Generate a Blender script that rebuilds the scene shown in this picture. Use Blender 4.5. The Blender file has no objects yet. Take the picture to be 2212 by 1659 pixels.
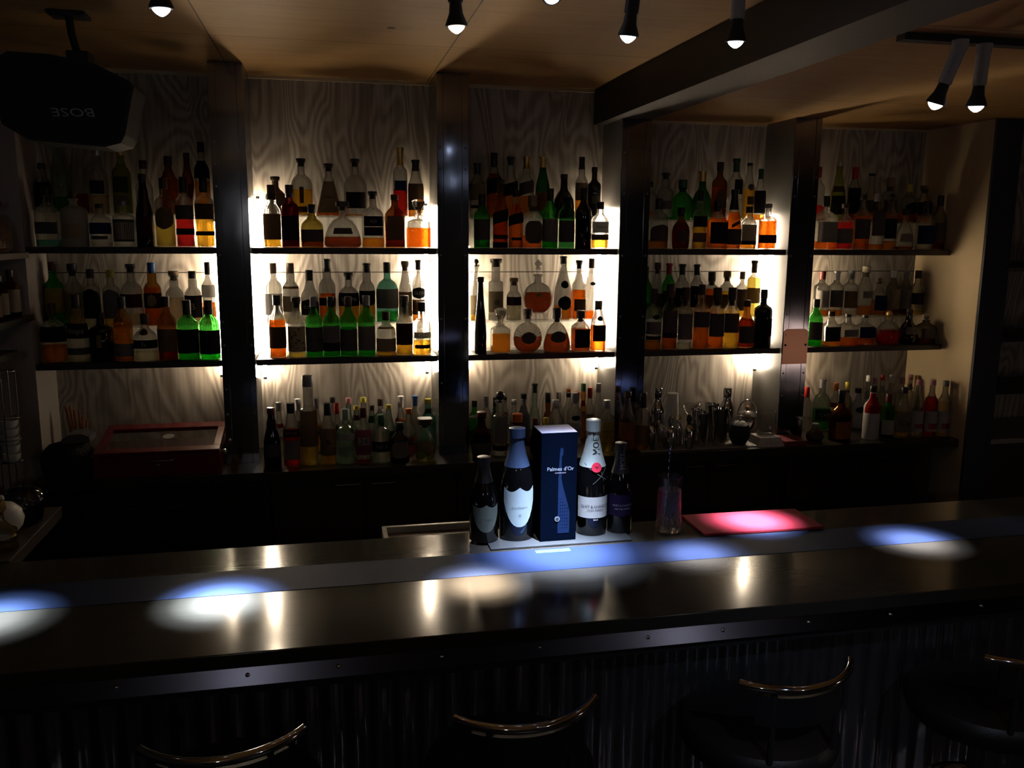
import bpy, bmesh, math, random
from math import pi, sin, cos, radians, sqrt
from mathutils import Vector, Matrix

random.seed(7)
S = bpy.context.scene
COL = S.collection

# ------------------------------------------------------------------ camera
EZ = 1.75
FPX, CX, CY = 1866.6, 1106.0, 829.5


def cam_axes(yaw, pitch, roll):
    F = Vector((sin(yaw) * cos(pitch), cos(yaw) * cos(pitch), -sin(pitch)))
    r = Vector((cos(yaw), -sin(yaw), 0))
    d = F.cross(r)
    return cos(roll) * r + sin(roll) * d, -sin(roll) * r + cos(roll) * d, F


AX, AY, AF = cam_axes(radians(12.076), radians(9.9235), radians(-0.42776))
CAM = Vector((0, 0, EZ))
cd = bpy.data.cameras.new('camera')
cam = bpy.data.objects.new('camera', cd)
COL.objects.link(cam)
cd.sensor_width = 36
cd.lens = FPX / 2212 * 36
cd.clip_start = 0.05
cam.matrix_world = Matrix(((AX.x, -AY.x, -AF.x, 0), (AX.y, -AY.y, -AF.y, 0), (AX.z, -AY.z, -AF.z, EZ), (0, 0, 0, 1)))
S.camera = cam

# ------------------------------------------------------------------ world, exposure
W = bpy.data.worlds.new('dim_room')
S.world = W
W.use_nodes = True
W.node_tree.nodes['Background'].inputs[0].default_value = (0.55, 0.6, 0.8, 1)
W.node_tree.nodes['Background'].inputs[1].default_value = 0.0025
S.view_settings.view_transform = 'Standard'
S.view_settings.look = 'None'
S.view_settings.exposure = 0.0
S.view_settings.gamma = 1.0
S.view_settings.use_curve_mapping = False
c = S.cycles
c.max_bounces = 20
c.diffuse_bounces = 3
c.glossy_bounces = 4
c.transmission_bounces = 16
c.transparent_max_bounces = 40
c.sample_clamp_indirect = 2.0
c.sample_clamp_direct = 0.0
c.caustics_reflective = False
c.caustics_refractive = False
c.use_adaptive_sampling = True
c.adaptive_threshold = 0.02
c.use_denoising = True

TUBE_POWER = 190.0      # emission of the tubes hidden behind the posts
SPOT_POWER = 1150.0      # watts of one track spot


# ------------------------------------------------------------------ pixel <-> place
def ray(x, y):
    return AX * ((x - CX) / FPX) + AY * ((y - CY) / FPX) + AF


def atY(x, y, Y):
    d = ray(x, y)
    return CAM + d * (Y / d.y)


def atZ(x, y, z):
    d = ray(x, y)
    return CAM + d * ((z - EZ) / d.z)


def pj(p):
    v = Vector(p) - CAM
    q = v.dot(AF)
    return CX + FPX * v.dot(AX) / q, CY + FPX * v.dot(AY) / q, q


def foot(x, top, w, Y, z):
    """the spot on the plane Y where a thing measured at x stands, its height and its width"""
    y = 600
    for _ in range(4):
        P = atY(x, y, Y)
        y = pj((P.x, Y, z + 0.1))[1]
    lo, hi = z, z + 1.2
    for _ in range(30):
        m = (lo + hi) / 2
        if pj((P.x, Y, m))[1] > top:
            lo = m
        else:
            hi = m
    return P.x, lo - z, w * pj((P.x, Y, z + 0.1))[2] / FPX


# ------------------------------------------------------------------ materials
MATS = {}


def nodes(m):
    m.use_nodes = True
    return m.node_tree.nodes, m.node_tree.links


def mat(name, col, rough=0.5, metal=0.0, noise=0.12, scale=30.0, bump=0.0, spec=0.5, stretch=None, coat=0.0):
    if name in MATS:
        return MATS[name]
    m = bpy.data.materials.new(name)
    n, l = nodes(m)
    b = n['Principled BSDF']
    b.inputs['Roughness'].default_value = rough
    b.inputs['Metallic'].default_value = metal
    b.inputs['Specular IOR Level'].default_value = spec
    b.inputs['Coat Weight'].default_value = coat
    tc = n.new('ShaderNodeTexCoord')
    nz = n.new('ShaderNodeTexNoise')
    nz.inputs['Scale'].default_value = scale
    nz.inputs['Detail'].default_value = 4
    if stretch:
        mp = n.new('ShaderNodeMapping')
        mp.inputs['Scale'].default_value = stretch
        l.new(tc.outputs['Object'], mp.inputs['Vector'])
        l.new(mp.outputs[0], nz.inputs['Vector'])
    else:
        l.new(tc.outputs['Object'], nz.inputs['Vector'])
    mx = n.new('ShaderNodeMix')
    mx.data_type = 'RGBA'
    mx.inputs[6].default_value = (*[v * (1 - noise) for v in col], 1)
    mx.inputs[7].default_value = (*[min(1, v * (1 + noise)) for v in col], 1)
    l.new(nz.outputs['Fac'], mx.inputs[0])
    l.new(mx.outputs[2], b.inputs['Base Color'])
    if bump:
        bp = n.new('ShaderNodeBump')
        bp.inputs['Strength'].default_value = bump
        bp.inputs['Distance'].default_value = 0.02
        l.new(nz.outputs['Fac'], bp.inputs['Height'])
        l.new(bp.outputs[0], b.inputs['Normal'])
    MATS[name] = m
    return m


def glow(name, col, strength):
    if name in MATS:
        return MATS[name]
    m = bpy.data.materials.new(name)
    n, l = nodes(m)
    n.remove(n['Principled BSDF'])
    e = n.new('ShaderNodeEmission')
    e.inputs[0].default_value = (*col, 1)
    e.inputs[1].default_value = strength
    l.new(e.outputs[0], n['Material Output'].inputs[0])
    MATS[name] = m
    return m


def glass(name, col, power=0.5, edge=1.6, refl=1.0, rough=0.03):
    """see-through tinted glass: Fresnel reflection over a tint that deepens where the wall of glass is seen on edge"""
    if name in MATS:
        return MATS[name]
    m = bpy.data.materials.new(name)
    n, l = nodes(m)
    n.remove(n['Principled BSDF'])
    c0 = [max(v, 0.0) ** power for v in col]
    c1 = [v ** (power * (1 + edge)) for v in [min(x, 0.93) for x in col]]
    lw = n.new('ShaderNodeLayerWeight')
    lw.inputs['Blend'].default_value = 0.35
    mx = n.new('ShaderNodeMix')
    mx.data_type = 'RGBA'
    mx.inputs[6].default_value = (*c0, 1)
    mx.inputs[7].default_value = (*c1, 1)
    l.new(lw.outputs['Facing'], mx.inputs[0])
    tr = n.new('ShaderNodeBsdfTransparent')
    l.new(mx.outputs[2], tr.inputs[0])
    gl = n.new('ShaderNodeBsdfGlossy')
    gl.inputs['Roughness'].default_value = rough
    fr = n.new('ShaderNodeLayerWeight')
    fr.inputs['Blend'].default_value = 0.5
    p5 = n.new('ShaderNodeMath')
    p5.operation = 'POWER'
    p5.inputs[1].default_value = 4.0
    l.new(fr.outputs['Facing'], p5.inputs[0])
    ml = n.new('ShaderNodeMath')
    ml.operation = 'MULTIPLY_ADD'
    ml.inputs[1].default_value = 0.9 * min(refl, 1.0)
    ml.inputs[2].default_value = 0.04 * refl
    l.new(p5.outputs[0], ml.inputs[0])
    ms = n.new('ShaderNodeMixShader')
    l.new(ml.outputs[0], ms.inputs[0])
    l.new(tr.outputs[0], ms.inputs[1])
    l.new(gl.outputs[0], ms.inputs[2])
    l.new(ms.outputs[0], n['Material Output'].inputs[0])
    MATS[name] = m
    return m


def rglass(name, col, power=0.25, ior=1.40, rough=0.0, thru=0.42):
    """refracting glass that also lets part of the light straight through, so that it throws no solid shadow"""
    if name in MATS:
        return MATS[name]
    m = bpy.data.materials.new(name)
    n, l = nodes(m)
    n.remove(n['Principled BSDF'])
    g = n.new('ShaderNodeBsdfGlass')
    g.inputs['Color'].default_value = (*[max(v, 0.0) ** power for v in col], 1)
    g.inputs['IOR'].default_value = ior
    g.inputs['Roughness'].default_value = rough
    tr = n.new('ShaderNodeBsdfTransparent')
    tr.inputs[0].default_value = g.inputs['Color'].default_value
    ms = n.new('ShaderNodeMixShader')
    ms.inputs[0].default_value = thru
    l.new(g.outputs[0], ms.inputs[1])
    l.new(tr.outputs[0], ms.inputs[2])
    l.new(ms.outputs[0], n['Material Output'].inputs[0])
    MATS[name] = m
    return m


def paper(name, col, trans=0.35):
    if name in MATS:
        return MATS[name]
    m = bpy.data.materials.new(name)
    n, l = nodes(m)
    n.remove(n['Principled BSDF'])
    tc = n.new('ShaderNodeTexCoord')
    nz = n.new('ShaderNodeTexNoise')
    nz.inputs['Scale'].default_value = 60
    l.new(tc.outputs['Object'], nz.inputs['Vector'])
    mx = n.new('ShaderNodeMix')
    mx.data_type = 'RGBA'
    mx.inputs[6].default_value = (*[v * 0.85 for v in col], 1)
    mx.inputs[7].default_value = (*col, 1)
    l.new(nz.outputs['Fac'], mx.inputs[0])
    d = n.new('ShaderNodeBsdfDiffuse')
    t = n.new('ShaderNodeBsdfTranslucent')
    l.new(mx.outputs[2], d.inputs[0])
    l.new(mx.outputs[2], t.inputs[0])
    ms = n.new('ShaderNodeMixShader')
    ms.inputs[0].default_value = trans
    l.new(d.outputs[0], ms.inputs[1])
    l.new(t.outputs[0], ms.inputs[2])
    l.new(ms.outputs[0], n['Material Output'].inputs[0])
    MATS[name] = m
    return m


def plywood(name, dark, light, axis, seams, ring=9.0, contrast=1.0):
    """plywood face: long cathedral figure along one axis, knots, panel seams at given coordinates"""
    m = bpy.data.materials.new(name)
    n, l = nodes(m)
    b = n['Principled BSDF']
    b.inputs['Roughness'].default_value = 0.6
    b.inputs['Specular IOR Level'].default_value = 0.25
    tc = n.new('ShaderNodeTexCoord')
    mp = n.new('ShaderNodeMapping')
    sc = [1.0, 1.0, 1.0]
    sc[axis] = 0.30
    mp.inputs['Scale'].default_value = sc
    l.new(tc.outputs['Object'], mp.inputs['Vector'])
    n1 = n.new('ShaderNodeTexNoise')
    n1.inputs['Scale'].default_value = 4.6
    n1.inputs['Detail'].default_value = 1.5
    n1.inputs['Distortion'].default_value = 0.6
    l.new(mp.outputs[0], n1.inputs['Vector'])
    mu = n.new('ShaderNodeMath')
    mu.operation = 'MULTIPLY'
    mu.inputs[1].default_value = ring * 6.28
    l.new(n1.outputs['Fac'], mu.inputs[0])
    si = n.new('ShaderNodeMath')
    si.operation = 'SINE'
    l.new(mu.outputs[0], si.inputs[0])
    n2 = n.new('ShaderNodeTexNoise')
    mp2 = n.new('ShaderNodeMapping')
    s2 = [70.0, 70.0, 70.0]
    s2[axis] = 2.5
    mp2.inputs['Scale'].default_value = s2
    l.new(tc.outputs['Object'], mp2.inputs['Vector'])
    l.new(mp2.outputs[0], n2.inputs['Vector'])
    n2.inputs['Scale'].default_value = 1.0
    ad = n.new('ShaderNodeMath')
    ad.operation = 'MULTIPLY_ADD'
    ad.inputs[1].default_value = 0.32 * contrast
    l.new(si.outputs[0], ad.inputs[0])
    l.new(n2.outputs['Fac'], ad.inputs[2])
    # knots
    vo = n.new('ShaderNodeTexVoronoi')
    vo.inputs['Scale'].default_value = 2.3
    l.new(tc.outputs['Object'], vo.inputs['Vector'])
    kn = n.new('ShaderNodeMath')
    kn.operation = 'LESS_THAN'
    kn.inputs[1].default_value = 0.035
    l.new(vo.outputs['Distance'], kn.inputs[0])
    rp = n.new('ShaderNodeValToRGB')
    rp.color_ramp.elements[0].position = 0.12
    rp.color_ramp.elements[1].position = 0.88
    rp.color_ramp.elements[0].color = (*dark, 1)
    rp.color_ramp.elements[1].color = (*light, 1)
    l.new(ad.outputs[0], rp.inputs[0])
    mx = n.new('ShaderNodeMix')
    mx.data_type = 'RGBA'
    mx.inputs[7].default_value = (*[v * 0.3 for v in dark], 1)
    l.new(kn.outputs[0], mx.inputs[0])
    l.new(rp.outputs[0], mx.inputs[6])
    last = mx.outputs[2]
    sp = n.new('ShaderNodeSeparateXYZ')
    l.new(tc.outputs['Object'], sp.inputs[0])
    for ax, v in seams:
        su = n.new('ShaderNodeMath')
        su.operation = 'SUBTRACT'
        su.inputs[1].default_value = v
        l.new(sp.outputs[ax], su.inputs[0])
        ab = n.new('ShaderNodeMath')
        ab.operation = 'ABSOLUTE'
        l.new(su.outputs[0], ab.inputs[0])
        lt = n.new('ShaderNodeMath')
        lt.operation = 'LESS_THAN'
        lt.inputs[1].default_value = 0.0022
        l.new(ab.outputs[0], lt.inputs[0])
        m2 = n.new('ShaderNodeMix')
        m2.data_type = 'RGBA'
        m2.inputs[7].default_value = (*[q * 0.18 for q in dark], 1)
        l.new(lt.outputs[0], m2.inputs[0])
        l.new(last, m2.inputs[6])
        last = m2.outputs[2]
    l.new(last, b.inputs['Base Color'])
    bp = n.new('ShaderNodeBump')
    bp.inputs['Strength'].default_value = 0.12
    bp.inputs['Distance'].default_value = 0.004
    l.new(ad.outputs[0], bp.inputs['Height'])
    l.new(bp.outputs[0], b.inputs['Normal'])
    MATS[name] = m
    return m


def steel_sheet(name, col, rough, wave, wscale):
    """polished sheet steel that is not quite flat"""
    m = bpy.data.materials.new(name)
    n, l = nodes(m)
    b = n['Principled BSDF']
    b.inputs['Base Color'].default_value = (*col, 1)
    b.inputs['Metallic'].default_value = 1
    tc = n.new('ShaderNodeTexCoord')
    mp = n.new('ShaderNodeMapping')
    mp.inputs['Scale'].default_value = (1.6, 1, 1)
    l.new(tc.outputs['Object'], mp.inputs['Vector'])
    nz = n.new('ShaderNodeTexNoise')
    nz.inputs['Scale'].default_value = wscale
    nz.inputs['Detail'].default_value = 0.5
    l.new(mp.outputs[0], nz.inputs['Vector'])
    bp = n.new('ShaderNodeBump')
    bp.inputs['Strength'].default_value = wave
    bp.inputs['Distance'].default_value = 0.05
    l.new(nz.outputs['Fac'], bp.inputs['Height'])
    l.new(bp.outputs[0], b.inputs['Normal'])
    n2 = n.new('ShaderNodeTexNoise')
    n2.inputs['Scale'].default_value = 25
    mr = n.new('ShaderNodeMapRange')
    mr.inputs[3].default_value = rough * 0.7
    mr.inputs[4].default_value = rough * 1.5
    l.new(n2.outputs['Fac'], mr.inputs[0])
    l.new(mr.outputs[0], b.inputs['Roughness'])
    MATS[name] = m
    return m


M_black = mat('black_lacquer', (0.012, 0.011, 0.011), 0.35)
M_matte = mat('matte_black', (0.014, 0.014, 0.015), 0.6)
M_shelf = mat('dark_stained_board', (0.022, 0.017, 0.014), 0.45, stretch=(2, 40, 40))
M_cab = mat('dark_cabinet_wood', (0.028, 0.017, 0.013), 0.5, stretch=(40, 40, 3))
M_chrome = mat('chrome', (0.60, 0.60, 0.64), 0.06, 1.0, noise=0.02)
M_steel = mat('brushed_steel', (0.6, 0.6, 0.62), 0.22, 1.0, noise=0.06, scale=12)
M_dsteel = mat('dark_steel', (0.25, 0.25, 0.27), 0.3, 1.0)
M_reflection = mat('warm_reflection', (0.75, 0.38, 0.24), 0.28, 0.6, noise=0.08, scale=8)  # coppery tone of a reflection, put into the colour
M_leather = mat('black_leather', (0.012, 0.012, 0.013), 0.42, scale=160, bump=0.06)
M_post = steel_sheet('polished_post_cladding', (.30, .30, .33), .09, .03, 5.0)
M_postside = mat('post_side_board', (0.30, 0.29, 0.28), 0.25, 0.55, noise=0.05)


# ------------------------------------------------------------------ objects
def link(o, parent=None):
    COL.objects.link(o)
    if parent:
        o.parent = parent
    return o


def tag(o, label, cat, group=None, kind=None):
    o['label'] = label
    o['category'] = cat
    if group:
        o['group'] = group
    if kind:
        o['kind'] = kind
    return o


def thing(name, label, cat, loc=(0, 0, 0), rz=0.0, group=None):
    o = bpy.data.objects.new(name, None)
    o.empty_display_size = 0.05
    link(o)
    o.location = loc
    o.rotation_euler = (0, 0, rz)
    return tag(o, label, cat, group)


def mobj(name, verts, faces, m, parent=None, smooth=True, loc=None):
    me = bpy.data.meshes.new(name)
    me.from_pydata([tuple(v) for v in verts], [], faces)
    me.update()
    if smooth:
        me.shade_smooth()
    me.materials.append(m)
    o = bpy.data.objects.new(name, me)
    link(o, parent)
    if loc:
        o.location = loc
    return o


class MB:
    """collects simple solids and links them as ONE mesh object"""

    def __init__(s):
        s.v, s.f = [], []

    def add(s, v, f):
        k = len(s.v)
        s.v += [tuple(p) for p in v]
        s.f += [tuple(i + k for i in q) for q in f]
        return s

    def box(s, x0, x1, y0, y1, z0, z1, bev=0.0):
        bm = bmesh.new()
        bmesh.ops.create_cube(bm, size=1)
        bmesh.ops.scale(bm, vec=(x1 - x0, y1 - y0, z1 - z0), verts=bm.verts)
        bmesh.ops.translate(bm, vec=((x0 + x1) / 2, (y0 + y1) / 2, (z0 + z1) / 2), verts=bm.verts)
        if bev:
            bmesh.ops.bevel(bm, geom=bm.edges[:], offset=bev, segments=2, affect='EDGES', profile=0.5)
        bm.verts.index_update()
        s.add([v.co.copy() for v in bm.verts], [[v.index for v in f.verts] for f in bm.faces])
        bm.free()
        return s

    def tube(s, pts, r, seg=10, closed=False):
        pts = [Vector(p) for p in pts]
        rs = r if isinstance(r, (list, tuple)) else [r] * len(pts)
        v, f = [], []
        up = Vector((0, 0, 1))
        n = len(pts)
        for i, p in enumerate(pts):
            a = pts[(i - 1) % n] if (closed or i) else p
            b = pts[(i + 1) % n] if (closed or i < n - 1) else p
            t = (b - a).normalized()
            u = t.cross(up)
            if u.length < 1e-3:
                u = t.cross(Vector((0, 1, 0)))
            u.normalize()
            w = u.cross(t)
            for k in range(seg):
                q = 2 * pi * k / seg
                v.append(p + (u * cos(q) + w * sin(q)) * rs[i])
        for i in range(n if closed else n - 1):
            for k in range(seg):
                j = (i + 1) % n
                f.append((i * seg + k, i * seg + (k + 1) % seg, j * seg + (k + 1) % seg, j * seg + k))
        if not closed:
            f.append(tuple(reversed(range(seg))))
            f.append(tuple((n - 1) * seg + k for k in range(seg)))
        return s.add(v, f)

    def lathe(s, prof, seg=24, at=(0, 0, 0), ry=1.0, n=2.0):
        """prof: (r, z) pairs bottom to top; ends are capped"""
        v, f = rings([(z, r, r * ry, n) for r, z in prof], seg)
        return s.add([(p[0] + at[0], p[1] + at[1], p[2] + at[2]) for p in v], f)

    def prism(s, poly, y0, y1):
        """poly of (x, z) pushed from y0 to y1"""
        k = len(poly)
        v = [(x, y0, z) for x, z in poly] + [(x, y1, z) for x, z in poly]
        f = [tuple(range(k)), tuple(reversed(range(k, 2 * k)))]
        f += [(i, i + k, (i + 1) % k + k, (i + 1) % k) for i in range(k)]
        return s.add(v, f)

    def turn(s, M):
        s.v = [tuple(M @ Vector(p)) for p in s.v]
        return s

    def build(s, name, m, parent=None, smooth=False, loc=None):
        o = mobj(name, s.v, s.f, m, parent, smooth, loc)
        if smooth:
            o.data.set_sharp_from_angle(angle=radians(38))
        return o


def sup(t, rx, ry, n):
    a, b = cos(t), sin(t)
    if n == 2:
        return rx * a, ry * b
    e = 2.0 / n
    return rx * math.copysign(abs(a) ** e, a), ry * math.copysign(abs(b) ** e, b)


def rings(lv, seg):
    v, f = [], []
    for z, rx, ry, n in lv:
        for k in range(seg):
            x, y = sup(2 * pi * k / seg, rx, ry, n)
            v.append((x, y, z))
    for i in range(len(lv) - 1):
        for k in range(seg):
            f.append((i * seg + k, i * seg + (k + 1) % seg, (i + 1) * seg + (k + 1) % seg, (i + 1) * seg + k))
    f.append(tuple(reversed(range(seg))))
    f.append(tuple((len(lv) - 1) * seg + k for k in range(seg)))
    return v, f


def struct(o, label=None):
    o['kind'] = 'structure'
    if label:
        o['label'] = label
    return o


def text_pts(txt, h):
    """outline of a line of lettering, centred, as verts and faces in the XZ plane"""
    cu = bpy.data.curves.new('t', 'FONT')
    cu.body = txt
    cu.size = h * 1.4
    cu.align_x = 'CENTER'
    cu.resolution_u = 2
    o = bpy.data.objects.new('t', cu)
    COL.objects.link(o)
    dg = bpy.context.evaluated_depsgraph_get()
    me = bpy.data.meshes.new_from_object(o.evaluated_get(dg))
    v = [(p.co.x, p.co.y) for p in me.vertices]
    f = [tuple(p.vertices) for p in me.polygons]
    bpy.data.objects.remove(o)
    bpy.data.meshes.remove(me)
    bpy.data.curves.remove(cu)
    return v, f


# ------------------------------------------------------------------ bottles
# profile: (height share, radius share of half width; negative = multiple of the neck radius)
SH = {
    'std': ([(0, .92), (.012, 1), (.56, 1), (.60, .985), (.64, .93), (.675, .80), (.705, .60), (.73, -1.4), (.76, -1.12), (.80, -1), (1, -1)], 2, 1),
    'tall': ([(0, .92), (.012, 1), (.46, 1), (.51, .97), (.55, .86), (.59, .62), (.63, -1.5), (.68, -1.15), (.74, -1), (1, -1)], 2, 1),
    'bulb': ([(0, .92), (.012, 1), (.54, 1), (.58, .98), (.62, .90), (.66, .72), (.69, .54), (.72, -1.3), (.77, -1.32), (.82, -1.3), (.87, -1.05), (1, -1)], 2, 1),
    'bord': ([(0, .93), (.012, 1), (.62, 1), (.66, .97), (.69, .86), (.715, .62), (.735, -1.3), (.77, -1), (1, -1)], 2, 1),
    'hock': ([(0, .95), (.01, 1), (.32, 1), (.42, .96), (.54, .82), (.66, .58), (.75, -1.35), (.84, -1), (1, -1)], 2, 1),
    'champ': ([(0, .94), (.01, 1), (.44, 1), (.52, .96), (.60, .84), (.68, .66), (.76, .50), (.84, -1.15), (.92, -1), (1, -1)], 2, 1),
    'cone': ([(0, .96), (.01, 1), (.06, 1), (.70, .38), (.74, -1.2), (.78, -1), (1, -1)], 3, 1),
    'sq': ([(0, .95), (.012, 1), (.56, 1), (.60, .95), (.66, .70), (.71, -1.6), (.77, -1.1), (.82, -1), (1, -1)], 6, 1),
    'dome': ([(0, .95), (.015, 1), (.50, 1), (.56, .97), (.62, .87), (.67, .70), (.70, .48), (.72, -1.2), (.75, -1.05), (1, -1)], 2, 1),
    'dec': ([(0, .96), (.02, 1), (.50, 1), (.54, .96), (.58, .66), (.61, -1.3), (.66, -1), (1, -1)], 5, .8),
    'bell': ([(0, .72), (.02, .90), (.08, 1), (.20, .98), (.34, .88), (.48, .72), (.58, .54), (.65, -1.4), (.69, -1), (1, -1)], 2.4, .55),
    'disc': ([(0, .38), (.015, .50), (.07, .74), (.16, .92), (.31, 1), (.45, .94), (.55, .80), (.62, .60), (.66, .42), (.69, -1.1), (1, -1)], 2, .42),
    'orb': ([(0, .42), (.012, .52), (.055, .74), (.13, .92), (.265, 1), (.385, .93), (.46, .79), (.51, .58), (.54, .36), (.56, -1.15), (.68, -1.1), (1, -1)], 2, .42),
    'oval': ([(0, .80), (.03, .92), (.2, 1), (.42, 1), (.54, .9), (.62, .65), (.67, -1.4), (.73, -1), (1, -1)], 2, .75),
    'squat': ([(0, .93), (.02, 1), (.48, 1), (.55, .93), (.62, .70), (.67, -1.5), (.73, -1.1), (1, -1)], 2.2, 1),
    'flute': ([(0, .95), (.01, 1), (.25, 1), (.45, .86), (.65, .62), (.8, .48), (1, .42)], 2, 1),
    'onion': ([(0, .93), (.012, 1), (.48, 1), (.54, .95), (.59, .80), (.64, .64), (.69, .56), (.75, .48), (.82, -1.1), (1, -1)], 2, 1),
    'vase': ([(0, .55), (.1, .52), (.28, .70), (.47, 1), (.58, .9), (.7, .60), (.8, .46), (1, .42)], 2, 1),
    'tcyl': ([(0, .95), (.01, 1), (.60, 1), (.63, .96), (.645, .7), (.66, -1.5), (1, -1.45)], 2, 1),
    'jug': ([(0, .8), (.05, .95), (.25, 1), (.43, .92), (.56, .65), (.64, .40), (.70, -1.2), (1, -1.05)], 2, .9),
    'flask': ([(0, .94), (.015, 1), (.58, 1), (.64, .95), (.70, .75), (.75, -1.4), (.80, -1), (1, -1)], 3.2, .55),
    'slope': ([(0, .93), (.012, 1), (.50, 1), (.58, .92), (.68, .68), (.78, -1.35), (.86, -1.05), (1, -1)], 2, 1),
    'low': ([(0, .6), (.05, .85), (.25, 1), (.45, .9), (.6, .6), (.7, -1.3), (1, -1)], 2, 1),
}
GL = {
    'clear': (.93, .945, .93), 'green': (.05, .42, .05), 'dgreen': (.02, .13, .03), 'brown': (.26, .085, .018), 'teal': (.20, .62, .50),
    'olive': (.50, .38, .07), 'pgreen': (.62, .80, .66), 'amberg': (.70, .33, .06), 'smoke': (.45, .42, .36), 'ygreen': (.55, .62, .12), 'plum': (.16, .03, .03),
}
LIQ = {
    'gold': (.93, .48, .035), 'amber': (.82, .26, .02), 'orange': (.85, .15, .008), 'dark': (.34, .055, .012), 'red': (.62, .02, .02), 'yellow': (.93, .68, .10),
    'pale': (.95, .90, .66), 'chart': (.66, .70, .06), 'peach': (.90, .68, .46), 'water': (.95, .97, .97), 'tealq': (.20, .72, .62), 'plumq': (.22, .02, .03),
    'wine': (.95, .72, .12), 'greenq': (.06, .45, .08),
}
PC = {
    'bk': (.026, .024, .023), 'br': (.17, .10, .055), 'be': (.60, .48, .30), 'cr': (.72, .64, .48), 'gy': (.38, .36, .34), 'wh': (.75, .74, .72), 'ma': (.10, .02, .02),
    'tn': (.36, .24, .13), 'bl': (.03, .06, .20), 'pu': (.09, .04, .07), 'or': (.55, .22, .07), 'ye': (.62, .46, .10), 'gn': (.05, .12, .06), 'go': (.55, .38, .12),
    'rd': (.50, .03, .03), 'rds': (.75, .04, .08), 'sh1': (.28, .32, .27), 'sh2': (.62, .76, .82), 'pul': (.035, .02, .06), 'ink': (.03, .03, .03), 'dimw': (.30, .28, .30), 'dgi': (.14, .17, .16), 'ltx': (.26, .29, .34), 'dg': (.11, .105, .10), 'pi': (.55, .15, .25), 'lb': (.30, .40, .50),
}
CC = {
    'black': ((.012, .012, .012), .35, 0), 'dkbr': ((.05, .03, .02), .5, 0), 'cork': ((.35, .22, .11), .7, 0), 'gold': ((.75, .52, .18), .3, .8), 'silver': ((.6, .6, .6), .3, .9),
    'red': ((.45, .03, .02), .4, 0), 'maroon': ((.10, .015, .015), .4, 0), 'white': ((.75, .73, .72), .45, 0), 'cream': ((.75, .68, .45), .5, 0), 'blue': ((.03, .13, .38), .4, 0),
    'orange': ((.62, .17, .03), .4, 0), 'yellow': ((.7, .6, .08), .4, 0), 'green': ((.03, .12, .05), .4, 0), 'pink': ((.65, .3, .33), .4, 0), 'gray': ((.28, .28, .29), .4, .3),
    'mint': ((.35, .45, .38), .4, 0), 'tan': ((.28, .2, .12), .5, 0), 'plum': ((.2, .06, .14), .4, 0), 'foilblue': ((.07, .11, .22), .3, .5), 'silverw': ((.55, .62, .60), .38, .35),
}
M_glassstop = rglass('crystal_stopper', (.93, .94, .93), .25, 1.5, 0, .2)
LIGHT_PAPERS = ('wh', 'cr', 'be', 'ye', 'gy', 'or', 'tn', 'go', 'lb')


def cap_mat(k):
    q = CC[k]
    return mat('cap_' + k, q[0], q[1], q[2], noise=0.08)


SURF = {}


def profile_at(P, z):
    for (z0, r0), (z1, r1) in zip(P, P[1:]):
        if z <= z1:
            t = (z - z0) / max(1e-6, z1 - z0)
            return r0 + (r1 - r0) * t
    return P[-1][1]


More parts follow.
